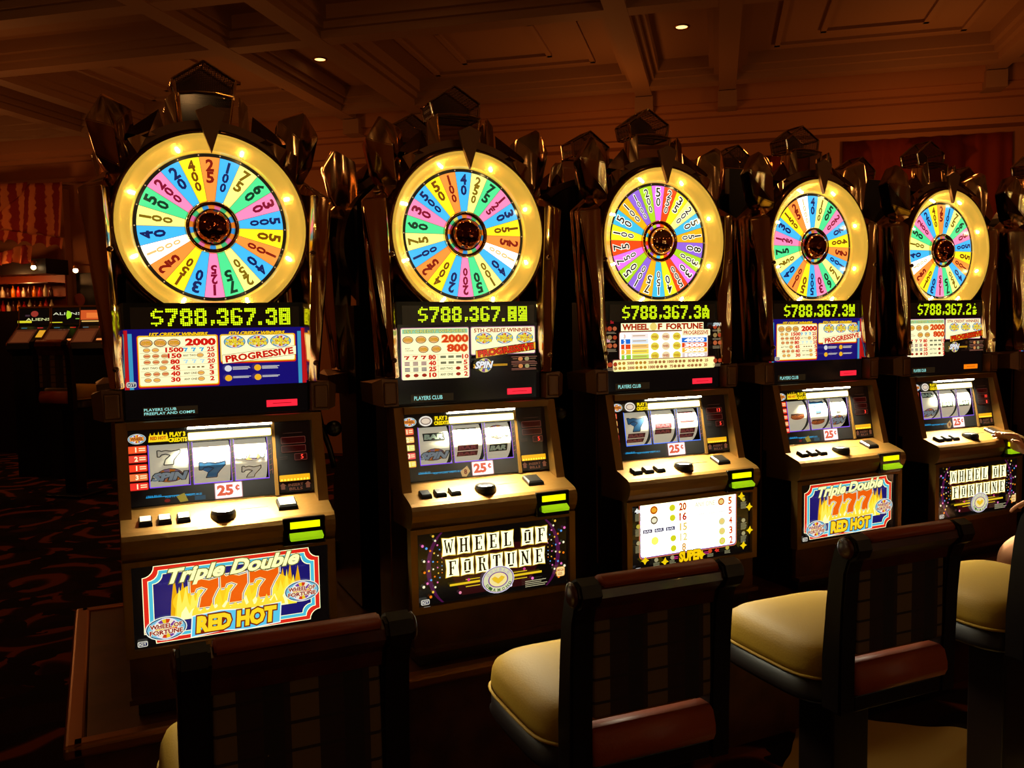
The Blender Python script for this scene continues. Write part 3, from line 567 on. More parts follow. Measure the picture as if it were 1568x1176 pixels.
# -- the printed panel around the reels (u from -.27 .. .14 ; v from 0 at the bottom .. .215)
def reel_panel(kind):
    A = Art(); xs = [-.268, -.208, -.1, -.088, .018, .03, .126, .142]; v0, v1, H = .052, .175, .218
    A.L = 1
    A.rect(-.268, 0, .142, v0, BLK, 0); A.rect(-.268, v1, .142, H, BLK, 0)
    for a, b in ((-.268, -.208), (-.1, -.088), (.018, .03), (.126, .142)): A.rect(a, v0, b, v1, BLK, 0)
    A.L += 1; V = K(110, 60, 200, 1.6) if kind != 'C' else K(60, 110, 230, 1.4)
    for a, b in ((-.208, -.1), (-.088, .018), (.03, .126)):
        A.rect(a-.002, v0-.003, b+.002, v0, V, 0); A.rect(a-.0025, v0, a, v1, V, 0); A.rect(b, v0, b+.0015, v1, V, 0)
    A.L += 1
    for x in (-.094, .024, .134):
        for k in range(6): A.line(x-.004, v0+.02+k*.016, x+.004, v0+.024+k*.016, .001, K(170, 80, 60), 0)
        A.line(x-.0045, v0+.01, x-.0045, v1-.01, .0008, K(170, 80, 60), 0); A.line(x+.0045, v0+.01, x+.0045, v1-.01, .0008, K(170, 80, 60), 0)
    A.rrect(-.1, v1+.004, .142, H-.014, .004, K(255, 215, 60)); A.rrect(-.098, v1+.006, .140, H-.016, .004, K(255, 252, 225, 2.6))
    lab = [K(250, 90, 40), K(240, 70, 50), K(250, 60, 30), K(240, 120, 60), K(245, 50, 40)] if kind == 'A' else [K(240, 110, 70), K(240, 210, 110), K(225, 235, 120), K(240, 90, 90), K(240, 220, 80)]
    sc = {'A': 1.0, 'B': .78, 'C': .5}[kind]
    for i in range(5):
        y = v1-.012-i*.0265; x0 = -.266; x1 = x0+.053*sc
        A.rrect(x0, y-.011, x1, y+.011, .004, K(180, 30, 20)); A.rrect(x0+.001, y-.0095, x1-.0015, y+.0095, .003, lab[i]); A.text('12131'[i], x0+(x1-x0)*.45, y, .013, K(255, 250, 200), bold=.04); lines(A, x0+(x1-x0)*.6, x1-.004, y+.002, 2, .006, K(255, 240, 180), .003, 0)
    yy = H-.024
    if kind == 'C': A.rrect(-.245, yy-.012, -.195, yy+.012, .006, K(60, 50, 30))
    logo(A, -.238, yy, .024, text=False); A.rect(-.257, yy-.006, -.219, yy+.006, K(235, 150, 60)); A.text('WHEEL', -.238, yy, .008, K(130, 50, 10), w=.032, bold=.04)
    if kind == 'A': A.poly(flame(-.208, yy-.012, .055, .03, 5, 3), K(250, 210, 20)); A.rrect(-.206, yy-.011, -.157, yy+.008, .005, K(250, 215, 30)); A.text('RED HOT', -.181, yy-.001, .009, K(200, 80, 10), w=.042, bold=.05)
    else: A.oval(-.182, yy, .023, .017, K(235, 225, 210)); A.oval(-.182, yy, .018, .012, K(120, 100, 90)); A.oval(-.182, yy, .015, .009, K(225, 205, 180))
    A.text('PLAY 3', -.128, yy+.007, .012, K(255, 220, 10), w=.042, bold=.06); A.text('CREDITS', -.128, yy-.009, .011, K(255, 220, 10), w=.05, bold=.06)
    A.text('1964-80.02', -.2, .026, .005, K(40, 160, 220), w=.04, bold=.01); lines(A, -.222, -.09, .022, 1, 1, K(30, 170, 230), .0016, 0); A.text('PLUS 1-3 COINS  CREDITS 80.25', -.12, .021, .0055, K(30, 170, 230), w=.1, bold=.01)
    if kind == 'B': A.poly([(-.075, .02), (-.05, .036), (-.04, .018), (-.055, .0), (-.07, .002)], K(190, 150, 90)); A.text('8', -.057, .017, .015, K(110, 30, 10), bold=.04)
    elif kind == 'A': A.poly([(-.14, .02), (-.118, .028), (-.108, .004), (-.13, .002)], K(150, 130, 40)); A.oval(-.165, .01, .008, .005, K(110, 15, 10)); A.rect(-.09, .004, -.06, .016, K(20, 60, 80))
    A.rrect(-.034, .0, .046, .048, .003, K(180, 120, 120)); A.rrect(-.032, .002, .044, .046, .003, K(250, 238, 235, 1.2)); A.text('25', -.004, .025, .028, K(225, 85, 50), w=.042, bold=.05); A.text('c', .031, .03, .013, K(225, 85, 50), bold=.04); A.line(.031, .02, .031, .04, .0016, K(225, 85, 50))
    return A
def meter_panel(vals):
    A = Art(); A.rect(.152, 0, .268, .218, K(9, 3, 2)); v = lambda z: (z-.945)*1.013
    for z, t in zip((1.103, 1.077, 1.051), vals):
        w = .036 if z > 1.06 or t != '5' else .018; x = .206 if w > .03 else .226
        A.rrect(x-w-.0015, v(z)-.0105, x+w+.0015, v(z)+.0105, .003, K(95, 45, 35)); A.rrect(x-w, v(z)-.009, x+w, v(z)+.009, .002, K(38, 2, 2))
        if t: A.text(t, x+w-.014, v(z), .013, K(255, 60, 45, 2.2), w=.0075*len(t), bold=.0)
    lines(A, .175, .235, v(1.124), 1, 1, K(50, 26, 18), .002, 0); lines(A, .16, .185, v(1.052), 2, .006, K(50, 26, 18), .002, 0)
    A.rrect(.157, v(.979), .25, v(.998), .002, K(225, 160, 10, 1.3)); A.L += 1
    for k in range(9): A.oval(.164+k*.0098, v(.983), .003, .003, K(255, 240, 60, 1.5), n=8, up=0)
    A.text('INSERT', .205, v(.967), .008, K(110, 60, 40), w=.045, bold=.02); A.text('BILLS', .205, v(.955), .008, K(110, 60, 40), w=.04, bold=.02)
    for x in (.166, .242): A.poly([(x-.006, v(.955)), (x+.006, v(.955)), (x+.006, v(.966)), (x+.01, v(.966)), (x, v(.975)), (x-.01, v(.966)), (x-.006, v(.966))], K(110, 60, 40))
    return A
DR = .078; DC = (-.002, 1.052)     # reel drum radius and centre (y, z)
def drum_art(x0, x1, syms):
    A = Art(); base = K(238, 232, 205)
    vv = [-.11+.0125*i for i in range(18)]
    for a, b in zip(vv, vv[1:]): A.rect(x0, a, x1, b, base, 0)
    A.L = 6; xc = (x0+x1)/2; w = x1-x0
    for y, s in syms:
        if s == 'S':
            A.oval(xc, y, w*.36, .024, K(60, 60, 60), n=16); A.oval(xc, y, w*.33, .022, K(150, 120, 150), n=16)
            A.L += 1
            for k in range(0, 12, 2): a0, a1 = 2*PI*k/12, 2*PI*(k+1)/12; A.poly([(xc, y), (xc+w*.33*math.cos(a0), y+.022*math.sin(a0)), (xc+w*.33*math.cos(a1), y+.022*math.sin(a1))], K(200, 120, 40), 0)
            A.text('SPIN', xc, y-.002, .024, K(140, 160, 175), w=w*.82, shear=.3, bold=.06, out=(.07, K(25, 25, 25)))
        elif s == 'B': A.rect(xc-w*.36, y-.013, xc+w*.36, y+.013, K(30, 35, 30)); A.text('BAR', xc, y, .015, K(150, 170, 150), w=w*.6, bold=.06, shear=.2)
        elif s == 'D':
            for q in (-.011, .011): A.rect(xc-w*.36, y-.0095+q, xc+w*.36, y+.0095+q, K(60, 18, 25)); A.text('BAR', xc, y+q, .011, K(120, 60, 65), w=w*.6, bold=.05)
        elif s == '7': A.seven(xc-w*.3, y-.022, w*.6, .044, K(215, 210, 190)); A.seven_line(xc-w*.3, y-.022, w*.6, .044, .003, K(45, 45, 45))
        elif s == 'b': A.seven(xc-w*.36, y-.026, w*.72, .052, K(40, 95, 140)); A.seven_line(xc-w*.36, y-.026, w*.72, .052, .003, K(25, 30, 50))
        elif s == 'H': A.oval(xc, y, w*.36, .013, K(150, 70, 40), n=16); A.rect(xc-w*.34, y+.002, xc+w*.34, y+.012, K(90, 60, 50)); A.text('RED HOT', xc, y, .011, K(210, 120, 60), w=w*.6, bold=.04, out=(.05, K(80, 20, 10)))
    def fn(x, v, l): a = v/DR; r = DR+l*.6; return (x, DC[0]-r*math.cos(a), DC[1]+r*math.sin(a))
    return A.bm((0, 0, 0), fn=fn, cuts=[-.105+.007*i for i in range(31)], eps=.00025)

# ------------------------------------------------------------------ slot machine
ZB = .375                                   # local z of the base shelf the machine stands on
OFF = (0, 0, -ZB)
RV = Vector((0, .17, .985)); RO = (0, -.1035, .945)
GA = {k: glass_art(k) for k in 'ABC'}; BA = {k: belly_art(k) for k in 'ABC'}
WH = {k: wheel_art(k) for k in (False, True)}
def pt(bm, name, m, par, smooth=False): return obj(name, bm, m, par, smooth, OFF)
shared = {}
def share(key, maker, par):
    if key in shared:
        o = shared[key].copy(); C.objects.link(o); o.parent = par
        for ch in list(shared[key].children): d = ch.copy(); C.objects.link(d); d.parent = o
        return o
    shared[key] = maker(par); return shared[key]
def mk_cabinet(p):
    b = BM(); sideprism(b, [(-.205, .375), (.2, .375), (.2, 1.19), (-.06, 1.19), (-.03, .93), (-.1, .9), (-.2, .82), (-.205, .55)], -.268, .268); return pt(b, 'cabinet', M['black'], p)
def mk_top(p):
    b = BM(); box(b, -.268, .268, -.03, .2, 1.19, 1.53)
    n = 40; pts = [(.288*math.cos(a), 1.757+.288*math.sin(a)) for a in [R(-52)+R(284)*i/n for i in range(n+1)]]
    prism(b, pts, .004, .16); return pt(b, 'upper_housing', M['black'], p)
def mk_rim(p):
    b = BM(); lathe(b, [(.268, -.03), (.272, -.052), (.28, -.05), (.289, -.02), (.289, .004)], 'Y', 64, (0, 0, 1.757))
    bmesh.ops.bisect_plane(b, geom=b.verts[:]+b.edges[:]+b.faces[:], plane_co=(0, 0, 1.53), plane_no=(0, 0, 1), clear_inner=True); return pt(b, 'wheel_rim', M['chrome_dark'], p, True)
def mk_ring(p):
    b = BM(); lathe(b, [(.221, .002), (.2235, -.012), (.229, -.020), (.238, -.026), (.247, -.0335), (.256, -.043), (.264, -.0515), (.2705, -.053), (.272, -.05)], 'Y', 72, (0, 0, 1.757))
    bmesh.ops.bisect_plane(b, geom=b.verts[:]+b.edges[:]+b.faces[:], plane_co=(0, 0, 1.529), plane_no=(0, 0, 1), clear_inner=True); r = pt(b, 'light_ring', M['ring'], p, True)
    for k in range(8):
        a = R(22.5+45*k); q = BM(); bmesh.ops.create_uvsphere(q, u_segments=10, v_segments=8, radius=.0045); bmesh.ops.translate(q, verts=q.verts, vec=(.2335*math.cos(a), -.031, 1.757+.2345*math.sin(a)))
        if 1.757+.2345*math.sin(a) > 1.53: pt(q, 'bulb', M['bulb'], r, True)
        else: q.free()
    return r
def mk_shard(sx):
    def f(p):
        b = BM(); q = [(-.287, 2.134), (-.334, 2.057), (-.31, 1.958), (-.24, 1.835), (-.196, 1.946), (-.21, 2.095)]
        pts = [(sx*x, .012, z) for x, z in q] + [(sx*x*.97-sx*.006, .07, z-.01) for x, z in q] + [(sx*-.287, -.012, 2.12), (sx*-.262, -.045, 2.03), (sx*-.25, -.042, 1.92), (sx*-.244, -.01, 1.85)]
        hull(b, pts); bmesh.ops.bevel(b, geom=b.edges[:], offset=.0022, segments=2, affect='EDGES'); return pt(b, 'crown_shard', M['chrome'], p)
    return f
def mk_pillar(sx):
    def f(p):
        b = BM(); pts = [(sx*x, y, z) for x, y, z in ((-.362, -.03, 1.852), (-.298, -.072, 1.858), (-.252, .004, 1.85), (-.302, -.035, 1.283), (-.284, -.085, 1.283), (-.262, -.058, 1.283), (-.275, .06, 1.93), (-.33, .1, 1.87), (-.23, .1, 1.86), (-.30, .08, 1.283), (-.262, .08, 1.283))]
        hull(b, pts); bmesh.ops.bevel(b, geom=b.edges[:], offset=.0025, segments=2, affect='EDGES'); o = pt(b, 'chrome_pillar', M['chrome'], p)
        for z in (1.68, 1.34):
            c = BM(); bmesh.ops.create_uvsphere(c, u_segments=12, v_segments=8, radius=.009); bmesh.ops.translate(c, verts=c.verts, vec=(sx*-.284, -.078, z)); pt(c, 'cap_nut', M['chrome_dark'], o, True)
        return o
    return f
def mk_bracket(sx):
    def f(p):
        b = BM(); pts = []
        for x, y, z in ((-.27, -.07, 1.19), (-.272, -.07, 1.277), (-.325, -.07, 1.282), (-.352, -.045, 1.268), (-.348, -.045, 1.198), (-.32, -.07, 1.19), (-.27, .1, 1.19), (-.27, .1, 1.275), (-.35, .1, 1.265), (-.345, .1, 1.2)): pts.append((sx*x, y, z))
        hull(b, pts); o = pt(b, 'side_bracket', M['bronze_dark'], p)
        c = BM(); box(c, min(sx*-.32, sx*-.277), max(sx*-.32, sx*-.277), -.075, -.068, 1.197, 1.27, bev=.006); pt(c, 'bracket_cover', M['bronze_dark'], o); return o
    return f
def mk_topper(p):
    y0, y1 = .06, .15; b = BM(); H = [(-.092, 2.205), (0, 2.268), (.092, 2.215), (.084, 2.158), (-.08, 2.158)]
    for y in (y0, y1):
        for i in range(5): tube(b, [(H[i][0], y, H[i][1]), (H[(i+1) % 5][0], y, H[(i+1) % 5][1])], .0045, 6)
    for q in H: tube(b, [(q[0], y0, q[1]), (q[0], y1, q[1])], .004, 6)
    fr = pt(b, 'topper_frame', M['chrome'], p)
    b = BM(); n = 5
    for y in (y0, y1): b.faces.new([b.verts.new((x, y, z)) for x, z in H])
    for i in range(n):
        j = (i+1) % n; b.faces.new([b.verts.new(v) for v in ((H[i][0], y0, H[i][1]), (H[j][0], y0, H[j][1]), (H[j][0], y1, H[j][1]), (H[i][0], y1, H[i][1]))])
    pt(b, 'topper_mesh', M['mesh'], fr)
    b = BM(); T = [(-.078, 2.158), (-.03, 2.165), (.03, 2.166), (.08, 2.158), (.06, 2.03), (-.07, 2.03)]
    for i in range(5):
        if i != 4: tube(b, [(T[i][0], .03, T[i][1]), (T[i+1][0], .03, T[i+1][1])], .004, 6)
    tube(b, [(T[5][0], .03, T[5][1]), (T[0][0], .03, T[0][1])], .004, 6); tube(b, [(-.086, .06, 2.2), (-.072, .06, 2.03)], .004, 6)
    pt(b, 'topper_window_frame', M['gold'], fr)
    b = BM(); prism(b, T, .034, .037); pt(b, 'topper_window', M['smoke'], fr)
    return fr
def mk_hood(p):
    b = BM(); n = 16; aa = [R(50)+R(80)*i/n for i in range(n+1)]
    prism(b, [(.29*math.cos(a), 1.757+.29*math.sin(a)) for a in aa]+[(.315*math.cos(a), 1.757+.315*math.sin(a)) for a in aa[::-1]], -.02, .13)
    h = pt(b, 'crown_arch', M['bronze_dark'], p)
    for sx in (-1, 1):
        b = BM(); hull(b, [(sx*x, y, z) for x, y, z in ((.092, .0, 2.155), (.118, .01, 2.13), (.122, .01, 2.045), (.088, -.01, 2.04), (.1, .08, 2.14), (.1, .08, 2.04))]); pt(b, 'crown_crystal', M['chrome'], h)
        b = BM(); hull(b, [(sx*x, y, z) for x, y, z in ((.135, .03, 2.105), (.12, -.01, 2.025), (.235, -.01, 2.02), (.19, .1, 2.02), (.17, -.03, 2.01))]); pt(b, 'crown_crystal', M['chrome_dark'], h)
        b = BM(); hull(b, [(sx*x, y, z) for x, y, z in ((.165, -.02, 2.03), (.225, -.03, 2.0), (.245, .03, 1.9), (.2, -.03, 1.96), (.21, .06, 1.99))]); pt(b, 'crown_crystal', M['chrome'], h)
    return h
def mk_pointer(p):
    b = BM(); prism(b, [(-.04, 2.088), (0, 2.108), (.042, 2.09), (.018, 2.02), (.001, 1.968), (-.018, 2.02)], -.066, -.052); return pt(b, 'pointer', M['bronze_dark'], p)
def mk_hub(third):
    def f(p):
        b = BM(); lathe(b, [(.078, .0), (.08, -.012), (.074, -.022), (.066, -.014), (.064, -.004)], 'Y', 40, (0, 0, 1.757)); o = pt(b, 'hub_ring', M['hubgold'] if third else M['chrome'], p, True)
        if not third:
            A = Art(); A.L = 1
            for i in range(22):
                a0, a1 = 2*PI*i/22, 2*PI*(i+1)/22; A.poly([(.05*math.cos(a0), .05*math.sin(a0)), (.066*math.cos(a0), .066*math.sin(a0)), (.066*math.cos(a1), .066*math.sin(a1)), (.05*math.cos(a1), .05*math.sin(a1))], K(*[(230, 130, 40), (60, 150, 220), (230, 220, 90), (70, 190, 120), (230, 110, 160)][i % 5], .7), 0)
            pt(A.bm((0, -.004, 1.757)), 'hub_color_band', M['wheel'], o)
        b = BM(); lathe(b, [(.056, -.004), (.055, -.02), (.05, -.034), (.042, -.045), (.03, -.053), (.016, -.058), (0, -.06)], 'Y', 40, (0, 0, 1.757)); pt(b, 'hub_dome', M['hubgold'] if third else M['hub'], o, True)
        return o
    return f
def mk_frame(p):                                       # bronze surround of the reel opening, with deep side cheeks
    b = BM()
    for sx in (-1, 1):
        x0, x1 = sorted((sx*.262, sx*.293)); sideprism(b, [(-.085, 1.186), (-.03, 1.186), (-.03, .92), (-.16, .905), (-.15, .94)], x0, x1)
    box(b, -.262, .262, -.1, -.03, 1.165, 1.186)
    return pt(b, 'reel_door_frame', M['bronze'], p)
def mk_deck(p):
    prof = [(-.095, .94), (-.225, .898), (-.236, .89), (-.243, .878), (-.244, .862), (-.238, .842), (-.228, .825), (-.218, .815), (-.05, .812), (-.05, .93)]
    b = BM(); sideprism(b, prof, -.292, .292); o = pt(b, 'button_deck', M['bronze'], p)
    dk = lambda y: .94+(y+.095)*.323
    def button(x, y, w, d, h, nm, capm):
        c = BM(); pts = []
        for a, bb in ((-1, -1), (1, -1), (1, 1), (-1, 1)):
            for k, (s, hh) in enumerate(((1, -.004), (.96, h*.7), (.8, h))): pts.append((x+a*w/2*s, y+bb*d/2*s, dk(y+bb*d/2*s)+hh))
        hull(c, pts); q = pt(c, nm, M['btn'], o); c = BM(); s = .78
        box(c, x-w/2*s, x+w/2*s, y-d/2*s, y+d/2*s, -.001, .0022)
        for v in c.verts: v.co.z += dk(v.co.y)+h-.0005
        pt(c, 'button_cap', capm, q)
    for x in (-.228, -.178, -.128): button(x, -.185, .036, .034, .013, 'deck_button', M['cap'])
    button(.165, -.165, .058, .052, .014, 'play_button', M['cap'])
    c = BM(); lathe(c, [(.036, -.006), (.036, .008), (.032, .017), (.026, .02)], 'Z', 28, (0, 0, 0), True); q = pt(c, 'spin_button', M['btn'], o, False); q.data.transform(Matrix.Translation((-.02, -.185, dk(-.185)+.0)))
    c = BM(); lathe(c, [(.03, .0), (.028, .004), (.02, .0065), (0, .008)], 'Z', 28); w = pt(c, 'button_cap', M['cap'], q, True); w.data.transform(Matrix.Translation((-.02, -.185, dk(-.185)+.017)))
    c = BM(); box(c, .03, .11, -.16, -.157, -.001, .0008)
    for v in c.verts: v.co.z += dk(v.co.y)
    pt(c, 'coin_slot', M['btn'], o)
    c = BM(); box(c, .137, .262, -.2445, -.22, .812, .894, bev=.004); pt(c, 'bill_acceptor', M['blackgloss'], o)
    c = BM(); box(c, .158, .244, -.249, -.24, .863, .882); pt(c, 'bill_lamp', M['yellow'], o)
    c = BM(); hull(c, [(.155, -.24, .853), (.25, -.24, .853), (.157, -.24, .828), (.252, -.24, .828), (.155, -.262, .838), (.252, -.262, .838), (.157, -.26, .829), (.25, -.26, .829)]); pt(c, 'bill_slot_guide', M['lime'], o)
    return o
def mk_door(p):
    b = BM(); y0, y1 = -.225, -.19
    box(b, -.293, -.271, y0, y1, .545, .815); box(b, .271, .293, y0, y1, .545, .815); box(b, -.271, .271, y0, y1, .799, .815); box(b, -.271, .271, y0, y1, .545, .566)
    return pt(b, 'belly_door_frame', M['bronze'], p)
def mk_base(p):
    b = BM(); box(b, -.285, .285, -.21, -.19, .43, .545); box(b, -.29, .29, -.235, -.19, .418, .432); return pt(b, 'lower_panel', M['basewood'], p)
def mk_lever(p):
    b = BM(); tube(b, [(.3, .02, 1.2), (.31, -.0, 1.14), (.33, -.03, 1.06), (.34, -.04, 1.0)], [.012, .01, .009, .009]); o = pt(b, 'lever_arm', M['black'], p, True)
    b = BM(); bmesh.ops.create_uvsphere(b, u_segments=16, v_segments=12, radius=.026); bmesh.ops.translate(b, verts=b.verts, vec=(.345, -.03, 1.125)); pt(b, 'lever_knob', M['black'], o, True)
    b = BM(); prism(b, [(.292, 1.19), (.315, 1.19), (.318, 1.09), (.305, 1.075), (.292, 1.08)], .03, .05); pt(b, 'lever_plate', M['leather'], o)
    b = BM(); tube(b, [(.29, -.01, 1.14), (.345, -.03, 1.125)], .006); pt(b, 'lever_pin', M['black'], o)
    return o
def mk_cheek(p):
    b = BM(); box(b, -.2945, -.2905, -.02, -.016, .55, 1.19)
    return pt(b, 'cabinet_edge_trim', M['brass'], p)

def light(name, kind, loc, energy, col, size=.1, rot=None, room=True, spot=None):
    l = bpy.data.lights.new(name, kind); l.energy = energy; l.color = col
    if kind == 'AREA': l.size = size
    else: l.shadow_soft_size = size
    if spot: l.spot_size = spot; l.spot_blend = .8
    o = bpy.data.objects.new(name, l); C.objects.link(o); m = ROOM if room else Matrix()
    o.matrix_world = m @ Matrix.Translation(loc) @ (Euler(rot).to_matrix().to_4x4() if rot else Matrix())
    return o
def slot_machine(i, kind, wrot, ledtxt, syms, club, vals, orange, loc, rz, label):
    t = thing('slot_machine', label, 'slot machine', loc, rz, 'slot machines in the lit front row')
    for k, f in (('cab', mk_cabinet), ('top', mk_top), ('rim', mk_rim), ('ring', mk_ring), ('shL', mk_shard(1)), ('shR', mk_shard(-1)), ('piL', mk_pillar(1)), ('piR', mk_pillar(-1)), ('brL', mk_bracket(1)), ('brR', mk_bracket(-1)),
                 ('topper', mk_topper), ('hood', mk_hood), ('pointer', mk_pointer), ('hub%d' % (kind == 'C'), mk_hub(kind == 'C')), ('frame', mk_frame), ('deck', mk_deck), ('door', mk_door), ('base', mk_base), ('lever', mk_lever), ('cheek', mk_cheek)):
        share(k, f, t)
    a = R(360/22*wrot); w = pt(WH[kind == 'C'].bm((0, 0, 0), U=(math.cos(a), 0, math.sin(a)), V=(-math.sin(a), 0, math.cos(a)), eps=.00035), 'prize_wheel', M['wheel'], t); w.data.transform(Matrix.Translation((0, -.0005, 1.757)))
    share('glass'+kind, lambda p: pt(GA[kind].bm((0, -.0315, 1.32)), 'award_glass', M['print'], p), t)
    share('belly'+kind, lambda p: pt(BA[kind].bm((0, -.212, .6825)), 'belly_glass', M['print'], p), t)
    pt(led_art(ledtxt).bm((0, -.0325, 1.457)), 'jackpot_display', M['led'], t)
    rp = share('reelp'+kind, lambda p: pt(reel_panel(kind).bm(RO, V=RV), 'reel_glass', M['print'], p), t)
    pt(meter_panel(vals).bm(RO, V=RV), 'credit_meter', M['print'], t)
    b = BM(); sideprism(b, [(-.11, .94), (-.06, 1.165), (-.055, 1.165), (-.1, .94)], .142, .153); pt(b, 'reel_divider', M['bronze'], t)
    b = BM(); tube(b, [(-.1, -.078, 1.1605), (.142, -.078, 1.1605)], .0035, 10); pt(b, 'reel_lamp', M['tube'], t)
    la = light('reel_light', 'AREA', (0, 0, 0), 9, (1, .94, .68), .24, room=False); la.data.shape = 'RECTANGLE'; la.data.size_y = .012; la.data.spread = R(100); la.parent = t; la.location = (.02, -.093, 1.158-ZB); la.rotation_euler = (R(-17), 0, 0)
    for (x0, x1), s in zip(((-.207, -.101), (-.087, .017), (.031, .125)), syms): pt(drum_art(x0, x1, s), 'reel', M['drum'], t)
    b = BM(); box(b, .137, .231, -.0335, -.0315, 1.206, 1.227); c = pt(b, 'card_slot', M['orangelamp'] if orange else M['redlamp'], t)
    A = Art(); A.line(.155, 1.2165, .213, 1.2165, .0016, K(90, 0, 8)); pt(A.bm((0, -.0338, 0)), 'card_slit', M['print'], c)
    A = Art(); A.rect(-.217, -.0125, -.065, .0125, K(34, 24, 12)); A.text(club[0], -.205 if club[1] < .12 else -.214, 0, .013 if '\n' not in club[0] else .019, K(150, 225, 215, 1.1), w=club[1], bold=.01, align='l')
    pt(A.bm((0, -.0335, 1.21)), 'club_display', M['print'], t)
    b = BM(); bmesh.ops.create_uvsphere(b, u_segments=10, v_segments=8, radius=.006); bmesh.ops.translate(b, verts=b.verts, vec=(.257, -.08, 1.046)); pt(b, 'indicator_light', M['redled'], t, True)
    return t

S8 = .8; WZ = .2
POSE = [(-.00915539, .01332927, -.010497), (.80489468, -.01647476, -.001397), (1.61301695, -.00056811, -.004917), (2.39590446, -.00278873, .010482), (3.19533931, .00650233, .006248), (4.0, .01, 0)]
MS = [('A', 0, '$788,367.3q', ([(.026, '7'), (-.03, 'S')], [(.038, 'H'), (-.022, 'b')], [(.022, 'S'), (-.04, '7')]), ('PLAYERS CLUB\nFREEPLAY AND COMPS', .14), ('', '', '5'), 0, 'slot machine at the open end of the row, its wheel stopped on an orange 25'),
      ('B', 8, '$788,367.qx', ([(.032, 'B'), (-.03, 'S')], [(.042, 'B'), (-.024, 'D')], [(.035, 'S'), (-.022, 'B')]), ('PLAYERS CLUB', .1), ('', '', '5'), 0, 'slot machine with black and white letter-tile belly glass, wheel stopped on a blue 40'),
      ('C', 0, '$788,367.3a', ([(.018, 'b'), (-.035, 'D')], [(-.005, 'D')], [(.035, 'D'), (-.03, 'D')]), ('PLAYERS CLUB', .1), ('13', '', '5'), 0, 'slot machine with a purple and lime wheel and a glaring white pay table below'),
      ('A', 16, '$788,367.3h', ([(.0, 'H')], [(.035, 'b'), (-.03, 'H')], [(.03, '7'), (-.03, 'S')]), ('PLAYERS CLUB', .1), ('', '', '3'), 0, 'slot machine with flaming 777 belly glass, right after the white pay table one'),
      ('B', 0, '$788,367.2d', ([(.05, 'B'), (-.035, 'S')], [(.0, 'B')], [(.0, 'B')]), ('PLAYERS CLUB', .08), ('', '10', '1'), 1, 'slot machine whose buttons a hand is pressing, with an orange lit card slot'),
      ('A', 5, '$788,367.3q', ([(.0, 'B')], [(.0, '7')], [(.0, 'H')]), ('PLAYERS CLUB', .1), ('', '', '5'), 0, 'slot machine cut off at the edge of the picture, only its chrome pillar showing')]
machines = []
for i, (kind, wr, led, sy, club, vals, org, lab) in enumerate(MS):
    x, y, a = POSE[i]
    machines.append(slot_machine(i, kind, wr, led, sy, club, vals, org, (x, y, WZ+ZB), a, lab))
# the row behind, back to back: same cabinets seen from the rear
keep = {'cabinet', 'upper_housing', 'crown_shard', 'chrome_pillar', 'topper_frame', 'crown_arch', 'side_bracket', 'topper_mesh', 'topper_window_frame', 'topper_window', 'topper_back', 'crown_crystal', 'cap_nut', 'bracket_cover', 'lower_panel'}
blab = ['dark rear of a slot machine standing behind the end machine', 'dark rear of a slot machine behind the black and white tile machine', 'dark rear of a slot machine behind the purple and lime wheel', 'dark rear of a slot machine behind the second flaming 777 machine', 'dark rear of a slot machine behind the machine being played', 'dark rear of a slot machine behind the machine cut off at the edge']
for i in range(6):
    c = copy_tree(machines[0], None, keep); c.location = (.8*i, .62, WZ+ZB); c.rotation_euler = (0, 0, PI)
    c['label'] = blab[i]; c['group'] = 'slot machines of the row behind'
    b = BM(); box(b, -.25, .25, .17, .215, 1.2, 1.9); box(b, -.085, .085, .16, .19, 1.9, 2.15); pt(b, 'rear_panel', M['black'], c)

# the opposite row, across the aisle behind the camera: it shows in the chrome
def copy_geo(o, parent=None):
    c = o.copy(); C.objects.link(c); c.parent = parent
    for ch in list(o.children):
        if ch.type != 'LIGHT': copy_geo(ch, c)
    return c
olab = ['slot machine across the aisle facing the far end of the row, purple and lime wheel', 'slot machine across the aisle with flaming 777 glass, first from that aisle end', 'slot machine across the aisle with letter-tile glass', 'slot machine across the aisle between letter-tile and last 777 machines', 'slot machine across the aisle at its open end, wheel on a blue 40']
for k, (src, x) in enumerate(((2, 3.6), (0, 2.8), (1, 2.0), (4, -1.9), (3, -2.7))):
    c = copy_geo(machines[src]); c.location = (x, -4.6, WZ+ZB); c.rotation_euler = (0, 0, PI); c['label'] = olab[k]; c['group'] = 'slot machines across the aisle'
t = thing('plinth', 'brown wooden plinth under the row across the aisle', 'plinth', (0, 0, 0))
b = BM(); box(b, -3.2, 4.1, -4.9, -4.35, 0, .575); obj('plinth_body', b, M['basewood'], t)

# the shelf-like plinth under both rows
t = thing('plinth', 'long brown wooden plinth with brass bullnose edge carrying the slot machines', 'plinth', (0, 0, 0))
b = BM(); box(b, -.42, 4.6, -.2, .83, 0, .555); obj('plinth_body', b, M['basewood'], t)
b = BM(); box(b, -.41, 4.6, -.27, .9, .553, .5695); obj('plinth_top', b, M['basewood'], t)
def nose(bm, p0, p1, r=.02):
    tube(bm, [p0, p1], r, 12)
b = BM(); box(b, -.45, 4.6, -.305, -.25, .535, .5755, bev=.012); obj('edge_trim', b, M['brass'], t)
b = BM(); box(b, -.465, -.41, -.305, .94, .535, .5755, bev=.012); obj('edge_trim', b, M['brass'], t)
b = BM(); box(b, -.45, 4.6, .885, .94, .535, .5755, bev=.012); obj('edge_trim', b, M['brass'], t)

